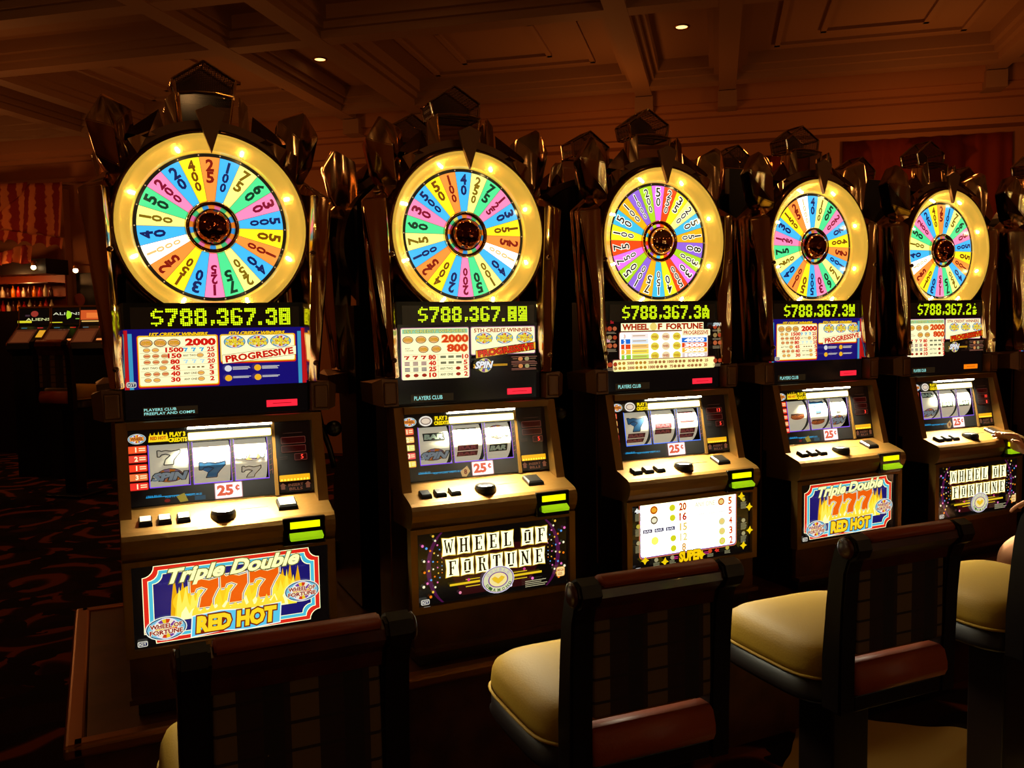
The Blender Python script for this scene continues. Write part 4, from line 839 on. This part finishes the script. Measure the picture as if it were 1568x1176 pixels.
# ------------------------------------------------------------------ chairs
def outline(wf, wb, y0, y1, k=1.0, n=40):
    p = []; yc = (y0+y1)/2; h = (y1-y0)/2
    for i in range(n):
        a = 2*PI*i/n; c, s = math.cos(a), math.sin(a); e = .42
        y = math.copysign(abs(s)**e, s)*h*k; t = (y/h/k+1)/2 if k else .5
        p.append((math.copysign(abs(c)**e, c)*(wb+(wf-wb)*t)/2*k, yc+y))
    return p
def loft(bm, rings, cap0=False, cap1=True):
    R_ = [[bm.verts.new(q) for q in r] for r in rings]; n = len(R_[0])
    for a, b in zip(R_, R_[1:]):
        for i in range(n): bm.faces.new((a[i], a[(i+1) % n], b[(i+1) % n], b[i]))
    if cap0: bm.faces.new(R_[0][::-1])
    if cap1: bm.faces.new(R_[-1])
STILE = [(-.2, .62), (-.2, .76), (-.212, .9), (-.222, .99), (-.24, 1.055), (-.262, 1.09), (-.29, 1.105), (-.315, 1.095), (-.325, 1.07), (-.315, 1.047), (-.295, 1.035), (-.283, 1.0), (-.275, .9), (-.27, .76), (-.268, .62)]
def make_chair(label):
    t = thing('casino_chair', label, 'chair', group='high-backed chairs in front of the slot machines')
    b = BM()
    loft(b, [[(x, y, z) for x, y in outline(.475, .47, -.21, .235, k)] for k, z in ((1, .688), (1.012, .71), (1.0, .738), (.965, .757), (.88, .772), (.7, .781), (.4, .786), (.1, .787))], True); s = obj('seat', b, M['leather'], t, True)
    b = BM(); o_ = outline(.48, .475, -.21, .238, 1.012); tube(b, [(x, y, .69) for x, y in o_+o_[:1]], .0045, 6, False); obj('piping', b, M['leather'], s, True)
    b = BM(); loft(b, [[(x, y, z) for x, y in outline(.48, .475, -.215, .238, k)] for k, z in ((.9, .62), (1.0, .622), (1.02, .632), (1.0, .64), (1.0, .687), (.9, .69))], True, True); obj('seat_frame', b, M['wooddark'], t, True)
    for sx in (-1, 1):
        b = BM(); sideprism(b, STILE, *sorted((sx*.156, sx*.212))); bmesh.ops.bevel(b, geom=[e for e in b.edges if abs(e.verts[0].co.x-e.verts[1].co.x) < 1e-5], offset=.006, segments=2, affect='EDGES'); st = obj('back_post', b, M['wooddark'], t)
        b = BM(); lathe(b, [(.026, 0), (.028, .004), (.022, .008), (.012, .009), (0, .011)], 'X', 20); bmesh.ops.scale(b, vec=(sx, 1, 1), verts=b.verts); bmesh.ops.translate(b, verts=b.verts, vec=(sx*.212, -.287, 1.07)); obj('scroll_end', b, M['wood'], st, True)
    b = BM(); sideprism(b, [(-.232, 1.0), (-.24, 1.05), (-.258, 1.078), (-.288, 1.092), (-.31, 1.08), (-.315, 1.062), (-.3, 1.045), (-.285, 1.03), (-.278, 1.0)], -.156, .156); obj('top_rail', b, M['wood'], t)
    b = BM(); sideprism(b, [(-.238, 1.05), (-.25, 1.082), (-.268, 1.1), (-.288, 1.108), (-.306, 1.1), (-.314, 1.085), (-.3, 1.08), (-.27, 1.07)], -.15, .15); bmesh.ops.bevel(b, geom=b.edges[:], offset=.004, segments=2, affect='EDGES'); obj('top_pad', b, M['tan'], t, True)
    b = BM(); box(b, -.156, .156, -.272, -.215, .775, 1.002, bev=.008); obj('back_panel', b, M['plaid'], t)
    b = BM(); sideprism(b, [(-.225, .67), (-.225, .75), (-.262, .752), (-.278, .742), (-.288, .71), (-.288, .69), (-.28, .672), (-.262, .665)], -.156, .156); obj('lower_pad', b, M['tan'], t, True)
    b = BM(); box(b, -.156, .156, -.265, -.215, .62, .664, bev=.004); obj('bottom_rail', b, M['wooddark'], t)
    b = BM(); box(b, -.07, .07, -.1, .04, .02, .62, bev=.008); obj('pedestal', b, M['wooddark'], t)
    b = BM(); box(b, -.2, .2, -.22, .16, 0, .02, bev=.006); obj('base_plate', b, M['black'], t)
    return t
CH = [(-.02, -.9, R(-1), 'dark wooden chair in front of the end slot machine, back turned, seat hidden behind it'),
      (.785, -.9, R(-3), 'dark wooden chair in front of the letter-tile slot machine, cream seat showing'),
      (1.575, -.9, R(-2), 'dark wooden chair with cream seat below the second flaming 777 belly glass'),
      (2.33, -.9, R(-3), 'dark wooden chair cut off by the picture edge, before the machine being played'),
      (3.15, -.93, 0, 'dark wooden chair the player sits on')]
ch0 = make_chair(CH[0][3])
for i, (x, y, a, lab) in enumerate(CH):
    c = ch0 if i == 0 else copy_tree(ch0)
    c.location = (x, y, 0); c.rotation_euler = (0, 0, a); c['label'] = lab

# ------------------------------------------------------------------ the player
def skinned(name, pts, edges, m, parent=None, extra=None, voxel=None, sub=2):
    me = bpy.data.meshes.new(name); me.from_pydata([p[:3] for p in pts], edges, []); o = bpy.data.objects.new(name, me); C.objects.link(o)
    sk = o.modifiers.new('s', 'SKIN'); sk.use_smooth_shade = True
    for v, p in zip(me.skin_vertices[0].data, pts):
        r = p[3]; v.radius = r if isinstance(r, tuple) else (r, r)
    me.skin_vertices[0].data[0].use_root = True
    sb = o.modifiers.new('u', 'SUBSURF'); sb.levels = sub; sb.render_levels = sub
    bpy.context.view_layer.update()
    dg = bpy.context.evaluated_depsgraph_get(); m2 = bpy.data.meshes.new_from_object(o.evaluated_get(dg)); bpy.data.objects.remove(o)
    if extra:
        b = bmesh.new(); b.from_mesh(m2); extra(b); b.to_mesh(m2); b.free()
    o = bpy.data.objects.new(name, m2); C.objects.link(o)
    if voxel:
        rm = o.modifiers.new('r', 'REMESH'); rm.mode = 'VOXEL'; rm.voxel_size = voxel; sm = o.modifiers.new('m', 'SMOOTH'); sm.iterations = 3; sm.factor = .5
        bpy.context.view_layer.update(); dg = bpy.context.evaluated_depsgraph_get(); m3 = bpy.data.meshes.new_from_object(o.evaluated_get(dg)); bpy.data.objects.remove(o)
        o = bpy.data.objects.new(name, m3); C.objects.link(o)
    o.data.materials.clear(); o.data.materials.append(m)
    for p in o.data.polygons: p.use_smooth = True
    if parent: o.parent = parent
    return o
V = Vector
def hand_pts(pts, edges, wi, w, f, s, n, curl, spread=.12, thumb=1.0, mcp=None, tdirs=None):
    """adds palm and five fingers to a skeleton; w wrist, f pointing direction, s side of the thumb, n back of the hand"""
    f, s, n = f.normalized(), s.normalized(), n.normalized(); tips = []
    lens = ((.042, .027, .02), (.047, .031, .022), (.043, .028, .021), (.034, .022, .018))
    for k in range(4):
        q = (1.5-k)*.0195; b0 = w+f*.03+s*q*.8; b1 = w+f*(.088-.006*abs(k-1))+s*q
        i0 = len(pts); pts.append((*b0, .0155)); edges.append((wi, i0)); pts.append((*b1, .0115)); edges.append((i0, i0+1)); cur = b1; d = (f+s*(1.5-k)*spread).normalized(); last = i0+1
        for j, L in enumerate(lens[k]):
            ang = curl[k]*(j+1) if mcp is None else mcp+curl[k]*j; dd = (d*math.cos(ang)-n*math.sin(ang)).normalized(); cur = cur+dd*L
            pts.append((*cur, (.0092, .0086, .0072)[j])); edges.append((last, len(pts)-1)); last = len(pts)-1
        tips.append(cur)
    cur = w+f*.025+s*.024-n*.006; i0 = len(pts); pts.append((*cur, .016)); edges.append((wi, i0)); last = i0
    for q_, (L, r, t) in enumerate(((.042, .0125, .75), (.032, .0105, .35), (.024, .0085, .15))):
        dd = V(tdirs[q_]).normalized() if tdirs else (f*(1-t*.5)+s*t*thumb-n*.25).normalized(); cur = cur+dd*L; pts.append((*cur, r)); edges.append((last, len(pts)-1)); last = len(pts)-1
    tips.append(cur); return tips
px = 3.2
pts = [(px, -.86, .88, (.15, .11)), (px, -.83, 1.02, (.125, .095)), (px, -.79, 1.17, (.135, .1)), (px, -.75, 1.30, (.12, .08)), (px, -.72, 1.385, .05), (px, -.70, 1.45, .05), (px, -.685, 1.52, (.07, .085)), (px, -.69, 1.60, (.072, .088)), (px, -.7, 1.655, (.045, .05)),
       (px-.17, -.75, 1.305, .052), (px-.235, -.80, 1.06, .041), (px-.165, -.62, .93, .026),
       (px+.17, -.75, 1.305, .052), (px+.40, -.52, 1.07, .041), (3.385, -.278, 1.035, .0255),
       (px-.1, -.82, .86, .092), (px-.13, -.44, .665, .058), (px-.12, -.47, .47, .052), (px-.12, -.5, .27, .034), (px-.12, -.42, .225, .034), (px-.12, -.34, .215, .024),
       (px+.1, -.82, .86, .092), (px+.13, -.44, .665, .058), (px+.13, -.47, .47, .052), (px+.13, -.5, .27, .034), (px+.13, -.42, .225, .034), (px+.13, -.34, .215, .024)]
edges = [(0, 1), (1, 2), (2, 3), (3, 4), (4, 5), (5, 6), (6, 7), (7, 8), (3, 9), (9, 10), (10, 11), (3, 12), (12, 13), (13, 14), (0, 15), (15, 16), (16, 17), (17, 18), (18, 19), (19, 20), (0, 21), (21, 22), (22, 23), (23, 24), (24, 25), (25, 26)]
rh = hand_pts(pts, edges, 14, V((3.385, -.278, 1.035)), V((-.03, .035, .085)), V((-.1, -1, .3)), V((.95, -.05, .33)), (.12, .06, .1, .2), .12, .9, 1.02, ((-.75, -.25, .5), (-.9, -.05, .35), (-.95, .05, .2)))
lh = hand_pts(pts, edges, 11, V((px-.165, -.62, .93)), V((.05, .93, -.36)), V((1, 0, .1)), V((0, .36, .93)), (.16, .16, .18, .2), .1, .8)
def head_bits(b):
    def ball(c, s, seg=12):
        r = bmesh.ops.create_uvsphere(b, u_segments=seg, v_segments=8, radius=1); bmesh.ops.scale(b, vec=s, verts=r['verts']); bmesh.ops.translate(b, verts=r['verts'], vec=c)
    ball((px, -.675, 1.565), (.073, .092, .105), 20)
    ball((px, -.577, 1.545), (.013, .022, .026)); ball((px, -.57, 1.532), (.017, .014, .010)); ball((px, -.585, 1.497), (.026, .012, .007)); ball((px, -.584, 1.486), (.022, .012, .007)); ball((px, -.60, 1.46), (.028, .02, .02))
    for sx in (-1, 1): ball((px+sx*.075, -.68, 1.545), (.01, .02, .032)); ball((px+sx*.03, -.597, 1.585), (.02, .012, .007)); ball((px+sx*.04, -.61, 1.525), (.022, .016, .02))
pl = thing('person', 'person in dark green clothes, bare forearm reaching to the machine buttons', 'person', (px, -.8, 0))
def undo(o): o.location = (-px, .8, 0); return o
undo(skinned('body', pts, edges, M['skin'], pl, head_bits, .0052))
undo(skinned('shirt', [(px, -.86, .9, (.165, .125)), (px, -.83, 1.02, (.14, .11)), (px, -.79, 1.17, (.15, .115)), (px, -.755, 1.29, (.13, .095)), (px, -.735, 1.35, (.065, .06)), (px-.17, -.75, 1.305, .066), (px-.21, -.78, 1.16, .058), (px+.17, -.75, 1.305, .066), (px+.27, -.65, 1.2, .056)],
        [(0, 1), (1, 2), (2, 3), (3, 4), (3, 5), (5, 6), (3, 7), (7, 8)], M['greencloth'], pl))
undo(skinned('shorts', [(px, -.86, .93, (.165, .125)), (px, -.86, .87, (.165, .13)), (px-.1, -.8, .85, .105), (px-.12, -.53, .725, .082), (px+.1, -.8, .85, .105), (px+.12, -.53, .725, .082)], [(0, 1), (1, 2), (2, 3), (1, 4), (4, 5)], M['greencloth'], pl))
b = BM(); bmesh.ops.create_uvsphere(b, u_segments=28, v_segments=18, radius=1); bmesh.ops.scale(b, vec=(.088, .105, .115), verts=b.verts); bmesh.ops.translate(b, verts=b.verts, vec=(px, -.695, 1.585))
bmesh.ops.delete(b, geom=[v for v in b.verts if v.co.y > -.64 and v.co.z < 1.615 and abs(v.co.x-px) < .08], context='VERTS')
for v in b.verts:
    if v.co.z < 1.56: v.co.z -= (1.56-v.co.z)*1.3
undo(obj('hair', b, M['hair'], pl, True))
for sx in (-1, 1):
    b = BM(); bmesh.ops.create_uvsphere(b, u_segments=12, v_segments=8, radius=.009); bmesh.ops.translate(b, verts=b.verts, vec=(px+sx*.03, -.59, 1.565)); undo(obj('eye', b, M['eye'], pl, True))
for tp in rh:
    b = BM(); bmesh.ops.create_uvsphere(b, u_segments=10, v_segments=6, radius=1); bmesh.ops.scale(b, vec=(.0075, .0045, .005), verts=b.verts); bmesh.ops.translate(b, verts=b.verts, vec=tp+V((-.001, -.003, .0042))); undo(obj('fingernail', b, M['nail'], pl, True))

# ------------------------------------------------------------------ the room (frame: u along the far wall, w towards it)
TH = .6814740764817624; GA_ = Vector((math.sin(TH), math.cos(TH), 0)); GB = Vector((math.cos(TH), -math.sin(TH), 0)); G0 = Vector((-.33093658, -2.75074393, 0))
ROOM = Matrix(((GB.x, GA_.x, 0, G0.x), (GB.y, GA_.y, 0, G0.y), (0, 0, 1, 0), (0, 0, 0, 1)))
def rstruct(name, bm, m): o = struct(name, bm, m); o.matrix_world = ROOM; return o
def robj(name, bm, m, label, cat, group=None, kind=None, loc=None, smooth=False, rz=0):
    o = obj(name, bm, m, None, smooth); o.matrix_world = ROOM @ Matrix.Translation(loc or (0, 0, 0)) @ Matrix.Rotation(rz, 4, 'Z'); tag(o, label, cat, group, kind); return o
def rthing(name, label, cat, loc, rz=0, group=None):
    o = thing(name, label, cat, group=group); o.matrix_world = ROOM @ Matrix.Translation(loc) @ Matrix.Rotation(rz, 4, 'Z'); return o
WA = 10.3
b = BM(); box(b, -14, 7, -5, WA+.2, -.05, 0); rstruct('floor', b, M['carpet'])
b = BM(); box(b, -14, 7, WA, WA+.2, 0, 4.5); rstruct('wall_back', b, M['wallp'])
b = BM(); box(b, -14.2, -14, -5, WA+.2, 0, 4.5); rstruct('wall_left', b, M['wallp'])
b = BM(); box(b, 7, 7.2, -5, WA+.2, 0, 4.5); rstruct('wall_right', b, M['wallp'])
b = BM(); box(b, -14, 7, -5.2, -5, 0, 4.5); rstruct('wall_front', b, M['wallp'])
b = BM(); box(b, -14.2, 7.2, -5.2, WA+.2, 4.4, 4.55)
bu = [.1+3.55*k for k in range(-4, 3)]+[-.8+3.55*k for k in range(-3, 3)]
bw = [6.05+3.5*k for k in range(-3, 2)]+[7.17+3.5*k for k in range(-3, 1)]
def beam(bm, u0, u1, w0, w1):
    if u1-u0 < w1-w0:
        for e, z0, z1 in ((0, 4.15, 4.22), (.05, 4.22, 4.28), (.1, 4.28, 4.405)): box(bm, u0-e, u1+e, w0, w1, z0, z1)
    else:
        for e, z0, z1 in ((0, 4.153, 4.222), (.047, 4.222, 4.282), (.097, 4.282, 4.406)): box(bm, u0, u1, w0-e, w1+e, z0, z1)
for u in bu: beam(b, u-.09, u+.09, -5, WA)
for w in bw: beam(b, -14, 7, w-.09, w+.09)
us = sorted(bu); ws = sorted(bw)
for ua, ub in zip(us, us[1:]):
    if ub-ua < 2: continue
    for wa, wb in zip(ws, ws[1:]):
        if wb-wa < 2: continue
        for ins in (.45, .85):
            a0, a1, c0, c1 = ua+ins, ub-ins, wa+ins*.8, wb-ins*.8
            for q in ((a0, a1, c0, c0+.05), (a0, a1, c1-.05, c1), (a0, a0+.05, c0, c1), (a1-.05, a1, c0, c1)): box(b, q[0], q[1], q[2], q[3], 4.37, 4.402)
rstruct('ceiling', b, M['ceil'])
b = BM()
for d, z0, z1 in ((.42, 4.05, 4.4), (.36, 3.98, 4.05), (.26, 3.93, 3.98), (.16, 3.72, 3.93), (.22, 3.66, 3.72)): box(b, -14, 7, WA-d, WA+.01, z0, z1)
rstruct('trim_1', b, M['wallp'])
b = BM()
for u in (.1, -.8, -4.3, -3.45, 2.75, 3.65): box(b, u-.1, u+.1, WA-.5, WA-.1, 3.97, 4.14)
rstruct('trim_2', b, M['ceil'])

def wavy(bm, u0, u1, z0, z1, w, amp, folds, n=60, bottom=None, top=None):
    rows = 14; g = []
    for j in range(rows+1):
        r = []
        for i in range(n+1):
            s = i/n; zt = z1 if top is None else top(s); zb = z0 if bottom is None else bottom(s); t = j/rows
            r.append(bm.verts.new((u0+(u1-u0)*s, w-amp*(.5+.5*math.sin(s*folds*2*PI+t))*(.4+.6*t)-.0, zt+(zb-zt)*t)))
        g.append(r)
    for j in range(rows):
        for i in range(n): bm.faces.new((g[j][i], g[j][i+1], g[j+1][i+1], g[j+1][i]))
    bmesh.ops.solidify(bm, geom=bm.faces[:], thickness=.012)
b = BM(); wavy(b, 1.34, 3.04, 1.1, 3.6, WA-.03, .07, 9); robj('damask_drape', b, M['drape'], 'red damask drape on the far wall above the machine being played', 'drape', smooth=True)
b = BM(); wavy(b, -.75, 1.0, 1.1, 3.5, WA-.03, .07, 9); robj('damask_drape', b, M['drape'], 'red damask drape on the far wall behind the second flaming 777 machine', 'drape', smooth=True)
# the striped awnings over the bar on the left
b = BM(); wavy(b, -9.9, -8.7, 2.95, 3.58, WA-.75, .12, 2, bottom=lambda s: 2.86+.28*max(0, s-.3)**1.2+(.2 if s > .95 else 0), top=lambda s: 3.56+.03*s); robj('striped_awning', b, M['swag'], 'draped awning of red and gold stripes at the picture edge, above the bar', 'awning', smooth=True)
b = BM(); wavy(b, -9.05, -8.0, 2.8, 3.56, WA-.95, .12, 2, bottom=lambda s: 2.98-.16*s+.015*math.sin(s*40), top=lambda s: 3.1+.42*min(1, s*1.9)); tt = robj('striped_awning', b, M['swag'], 'draped awning of red and gold stripes with a hanging valance, beside the end machine', 'awning', smooth=True)
b = BM(); wavy(b, -9.05, -8.0, 2.7, 2.98, WA-1.0, .05, 5, bottom=lambda s: 2.84-.14*s+.025*math.sin(s*30), top=lambda s: 2.98-.16*s); v_ = obj('valance', b, M['swag'], tt, True)
b = BM(); wavy(b, -9.9, -8.82, 2.55, 2.78, WA-.6, .08, 7, bottom=lambda s: 2.56+.02*math.sin(s*20), top=lambda s: 2.76+.04*math.sin(s*9)); robj('silk_swag', b, M['swag'], 'brightly lit gathered silk swag hanging below the striped awning', 'swag', smooth=True)
# bar: counter, shelves and bottles
t = rthing('back_bar', 'dark wooden back bar with lit bottle shelves under the awnings', 'bar', (-9.3, WA-.5, 0))
b = BM(); box(b, -.75, .62, -.05, .35, 0, 1.93); obj('bar_cabinet', b, M['wooddark'], t)
for z in (1.93, 2.12, 2.31):
    b = BM(); box(b, -.72, .6, -.02, .3, z-.012, z); obj('shelf', b, M['wood'], t)
b = BM(); box(b, -.72, .6, .3, .32, 1.93, 2.5); obj('back_board', b, M['tan'], t)
b = BM(); box(b, -.75, .62, -.06, .35, 2.42, 2.62); obj('bar_canopy', b, M['wooddark'], t)
glass = [mat('red_bottle_glass', (190, 30, 12), .08), mat('amber_bottle_glass', (215, 120, 20), .08), mat('dark_bottle_glass', (70, 25, 12), .08), mat('clear_bottle_glass', (220, 200, 160), .08)]
proto = {}
bi = 0
for z in (1.93, 2.12):
    for k in range(15):
        c = (k*7+int(z*100)) % 4; h = .13+.02*((k*5) % 3)
        if (c, h) not in proto:
            b = BM(); lathe(b, [(.0, 0), (.026, 0), (.028, .01), (.028, h*.55), (.012, h*.75), (.010, h*.95), (.013, h*.96), (.013, h), (0, h)], 'Z', 10); o = obj('bottle', b, glass[c], None, True); proto[(c, h)] = o
        else: o = proto[(c, h)].copy(); C.objects.link(o)
        o.matrix_world = ROOM @ Matrix.Translation((-9.98+k*.087, WA-.4, z)); tag(o, 'small bottle standing on the lit shelf of the back bar', 'bottle', 'bottles on the back bar')
# pilaster, dark niche and picture
b = BM(); box(b, -8.86, -8.74, WA-.12, WA, 0, 3.6); rstruct('trim_3', b, M['wallp'])
b = BM(); box(b, -8.64, -8.2, WA-.06, WA-.02, 1.7, 2.45); t = robj('framed_picture', b, M['wooddark'], 'dark framed picture with a red centre on the far wall beside the pilaster', 'picture')
b = BM(); lathe(b, [(.09, 0), (.0, .004)], 'Y', 20); p_ = obj('picture_print', b, M['paper'], t); p_.location = (-8.6, WA-.065, 2.08)
# small bright lamps
for u, z, lab in ((-8.82, 2.5, 'tiny glowing lamp under the striped awning above the bar'), (-8.17, 2.44, 'tiny glowing lamp right beside the end machine, below the valance')):
    t = rthing('wall_spotlight', lab, 'lamp', (u, WA-.62, z)); b = BM(); bmesh.ops.create_uvsphere(b, u_segments=14, v_segments=10, radius=.032); obj('bulb', b, M['lampbright'], t, True)
    b = BM(); lathe(b, [(.02, .02), (.03, .05), (.02, .09), (.0, .09)], 'Z', 14); obj('lamp_body', b, M['brass'], t, True); b = BM(); tube(b, [(0, .0, .08), (0, .6, .1)], .01); obj('lamp_arm', b, M['brass'], t)
# slant-top video machines by the bar
def slant(i, u, w, rz, art, label):
    t = rthing('video_slot_machine', label, 'slot machine', (u, w, 0), rz, 'video slot machines by the bar')
    W_ = .172
    b = BM(); sideprism(b, [(-.15, 0), (.3, 0), (.3, 1.93), (.1, 1.93), (.06, 1.72), (-.3, 1.52), (-.32, 1.46), (-.15, 1.38)], -W_, W_); obj('cabinet', b, M['black'], t)
    b = BM()
    for sx in (-1, 1): sideprism(b, [(.09, 1.935), (.05, 1.72), (-.31, 1.52), (-.31, 1.5), (.08, 1.7), (.12, 1.935)], *sorted((sx*W_, sx*(W_-.012))))
    box(b, -W_, W_, .08, .12, 1.92, 1.94); obj('chrome_edge', b, M['brass'], t)
    A = Art(); A.rect(-.165, -.085, .165, .085, BLK)
    if art == 0: A.oval(.0, .03, .04, .035, K(150, 50, 40)); A.rect(-.18, -.075, -.03, -.05, K(220, 210, 40)); A.text('ALIENS', .04, -.035, .03, K(235, 235, 160), w=.26, bold=.0); A.rect(-.1, .0, -.05, .02, K(60, 40, 50))
    elif art == 1: A.text('ALIENS', .0, .025, .03, K(225, 225, 190), w=.3, bold=.0); A.poly([(.0, -.04), (.04, -.02), (.05, .02), (.03, .05), (.0, .06), (-.01, .01)], K(170, 220, 40)); A.rect(-.18, -.08, -.05, -.07, K(220, 210, 40)); A.rect(.09, -.04, .14, -.03, K(120, 170, 60))
    else: A.rect(-.17, -.05, .1, .06, K(205, 85, 35)); A.rect(-.1, -.03, .05, .03, K(235, 120, 50)); A.rect(.11, -.02, .16, .05, K(120, 40, 40)); A.rect(-.15, -.075, .1, -.06, K(220, 170, 90))
    obj('top_screen', A.bm((0, .078, 1.825), V=Vector((0, .19, .98))), M['print'], t)
    A = Art(); A.rect(-.16, -.0, .06, .3, K(70, 30, 14)); A.rect(-.14, .02, .04, .26, K(95, 45, 20)); A.rect(.09, .12, .16, .28, K(225, 160, 40)) if art == 0 else A.rect(.09, .04, .15, .08, K(240, 140, 70)); A.rect(-.12, .33, -.06, .345, K(60, 110, 120)); A.rect(.05, .33, .11, .345, K(210, 20, 30))
    obj('desk_screen', A.bm((0, -.29, 1.528), V=Vector((0, .875, .486))), M['print'], t)
for i, (u, rz, lab) in enumerate(((-7.62, 0, 'video slot machine with glowing yellow band and title, farthest from the end machine'), (-7.18, 0, 'video slot machine with green figure and title letters, middle of the three by the bar'), (-6.8, 0, 'video slot machine with orange picture screen, close beside the end machine pillar'))):
    slant(i, u, WA-2.0, R(22), i, lab)
def dark_chair(u, w, rz, lab):
    c = copy_tree(ch0); c.matrix_world = ROOM @ Matrix.Translation((u, w, 0)) @ Matrix.Rotation(rz, 4, 'Z'); c['label'] = lab; c['group'] = 'chairs at the video machines'
    for o_ in c.children: pass
    return c
for u, w, lab in ((-6.3, WA-2.95, 'dark chair back standing before the video machine with the orange screen'), (-7.45, WA-3.2, 'dark chair silhouette at the picture edge by the video machines')):
    c = dark_chair(u, w, 0, lab); c.scale = (1, 1, 1.42)

# recessed ceiling lamps
for u, w, lab in ((-5.9, 6.6, 'small recessed ceiling lamp above the end machine'), (-3.98, 8.35, 'small recessed ceiling lamp above the dark gap beside the end machine wheel'), (-2.25, 6.65, 'small recessed ceiling lamp at the top edge, above the letter-tile machine'), (-.33, 8.4, 'small recessed ceiling lamp between two beams, above the second flaming 777 machine')):
    t = rthing('recessed_ceiling_lamp', lab, 'ceiling lamp', (u, w, 4.4), 0, 'recessed ceiling lamps'); b = BM(); lathe(b, [(.075, 0), (.07, -.012), (.055, -.008), (.055, 0)], 'Z', 24); obj('lamp_ring', b, M['brass'], t, True)
    b = BM(); lathe(b, [(.054, -.004), (0, -.004)], 'Z', 24); obj('lamp_lens', b, M['lampdisc'], t)

# ------------------------------------------------------------------ lights
WARM = (1, .33, .07)
light('wall_wash', 'POINT', (2.0, 8.9, 3.2), 17, WARM, .2)
light('wall_wash', 'POINT', (-1.2, 8.9, 3.2), 15, WARM, .2)
light('wall_wash', 'POINT', (-5.0, 8.7, 3.1), 12, WARM, .2)
light('awning_light', 'POINT', (-9.1, 8.0, 2.7), 26, (1, .40, .12), .15)
light('bar_light', 'POINT', (-9.2, WA-.75, 2.36), 9, (1, .42, .12), .05)
for u, w_, z, e in ((-3, 4.5, 3.2, 13), (1.2, 5.5, 3.2, 11), (-6.5, 6.5, 3.2, 10)): light('unseen_room_light', 'POINT', (u, w_, z), e, WARM, .12)  # unseen point lights without lamp bodies, added to brighten room and ceiling
for u, w_, z, e in ((-5.2, -.8, 3.5, 5), (-3.4, -2.2, 3.4, 5), (-1.6, -.9, 3.6, 4), (-.2, -2.4, 3.3, 4), (1.6, -1.0, 3.5, 5), (3.4, -.2, 3.4, 6), (5.2, 1.2, 3.4, 6), (-7.5, .8, 3.2, 7), (-6.4, 3.4, 3.3, 5), (4.6, 3.8, 3.3, 5)): light('unseen_room_light', 'POINT', (u, w_, z), e, (1, .5, .17), .05)  # small unseen point lights added to give the chrome its highlights
for u, w_ in ((-5.9, 6.6), (-3.98, 8.35), (-2.25, 6.65), (-.33, 8.4)): light('down_spot', 'SPOT', (u, w_, 4.35), 18, (1, .5, .2), .05, (0, 0, 0), spot=R(70))
for x, y in ((.4, -.55), (1.9, -.6), (3.2, -.6)): light('down_spot', 'SPOT', (x, y, 4.1), 12, (1, .5, .16), .05, (0, 0, 0), room=False, spot=R(50))  # unseen spots added to brighten the chairs and machine fronts, no lamps there
w = bpy.data.worlds.new('World'); bpy.context.scene.world = w; w.use_nodes = True; bg = w.node_tree.nodes['Background']; bg.inputs[0].default_value = (1, .45, .18, 1); bg.inputs[1].default_value = .004

# ------------------------------------------------------------------ camera
cam = bpy.data.cameras.new('camera'); co = bpy.data.objects.new('camera', cam); C.objects.link(co)
cam.sensor_fit = 'HORIZONTAL'; cam.sensor_width = 36; cam.lens = 1315.326*36/1568; cam.clip_end = 200
FW = Vector((.43017885, .90004503, -.0697503)); RT = Vector((.90164554, -.43218104, -.01596481)); UP = Vector((.04451381, .05602232, .99743673))
m = Matrix((RT, UP, -FW)).transposed().to_4x4(); m.translation = (-.33093658, -2.75074393, 1.65143835); co.matrix_world = m
s = bpy.context.scene; s.camera = co
s.view_settings.view_transform = 'Standard'; s.view_settings.look = 'None'; s.view_settings.exposure = 0; s.view_settings.gamma = 1; s.view_settings.use_curve_mapping = False
try:
    s.cycles.use_denoising = True; s.cycles.max_bounces = 6; s.cycles.caustics_reflective = False; s.cycles.caustics_refractive = False; s.cycles.sample_clamp_indirect = 3; s.cycles.transparent_max_bounces = 12
except Exception: pass
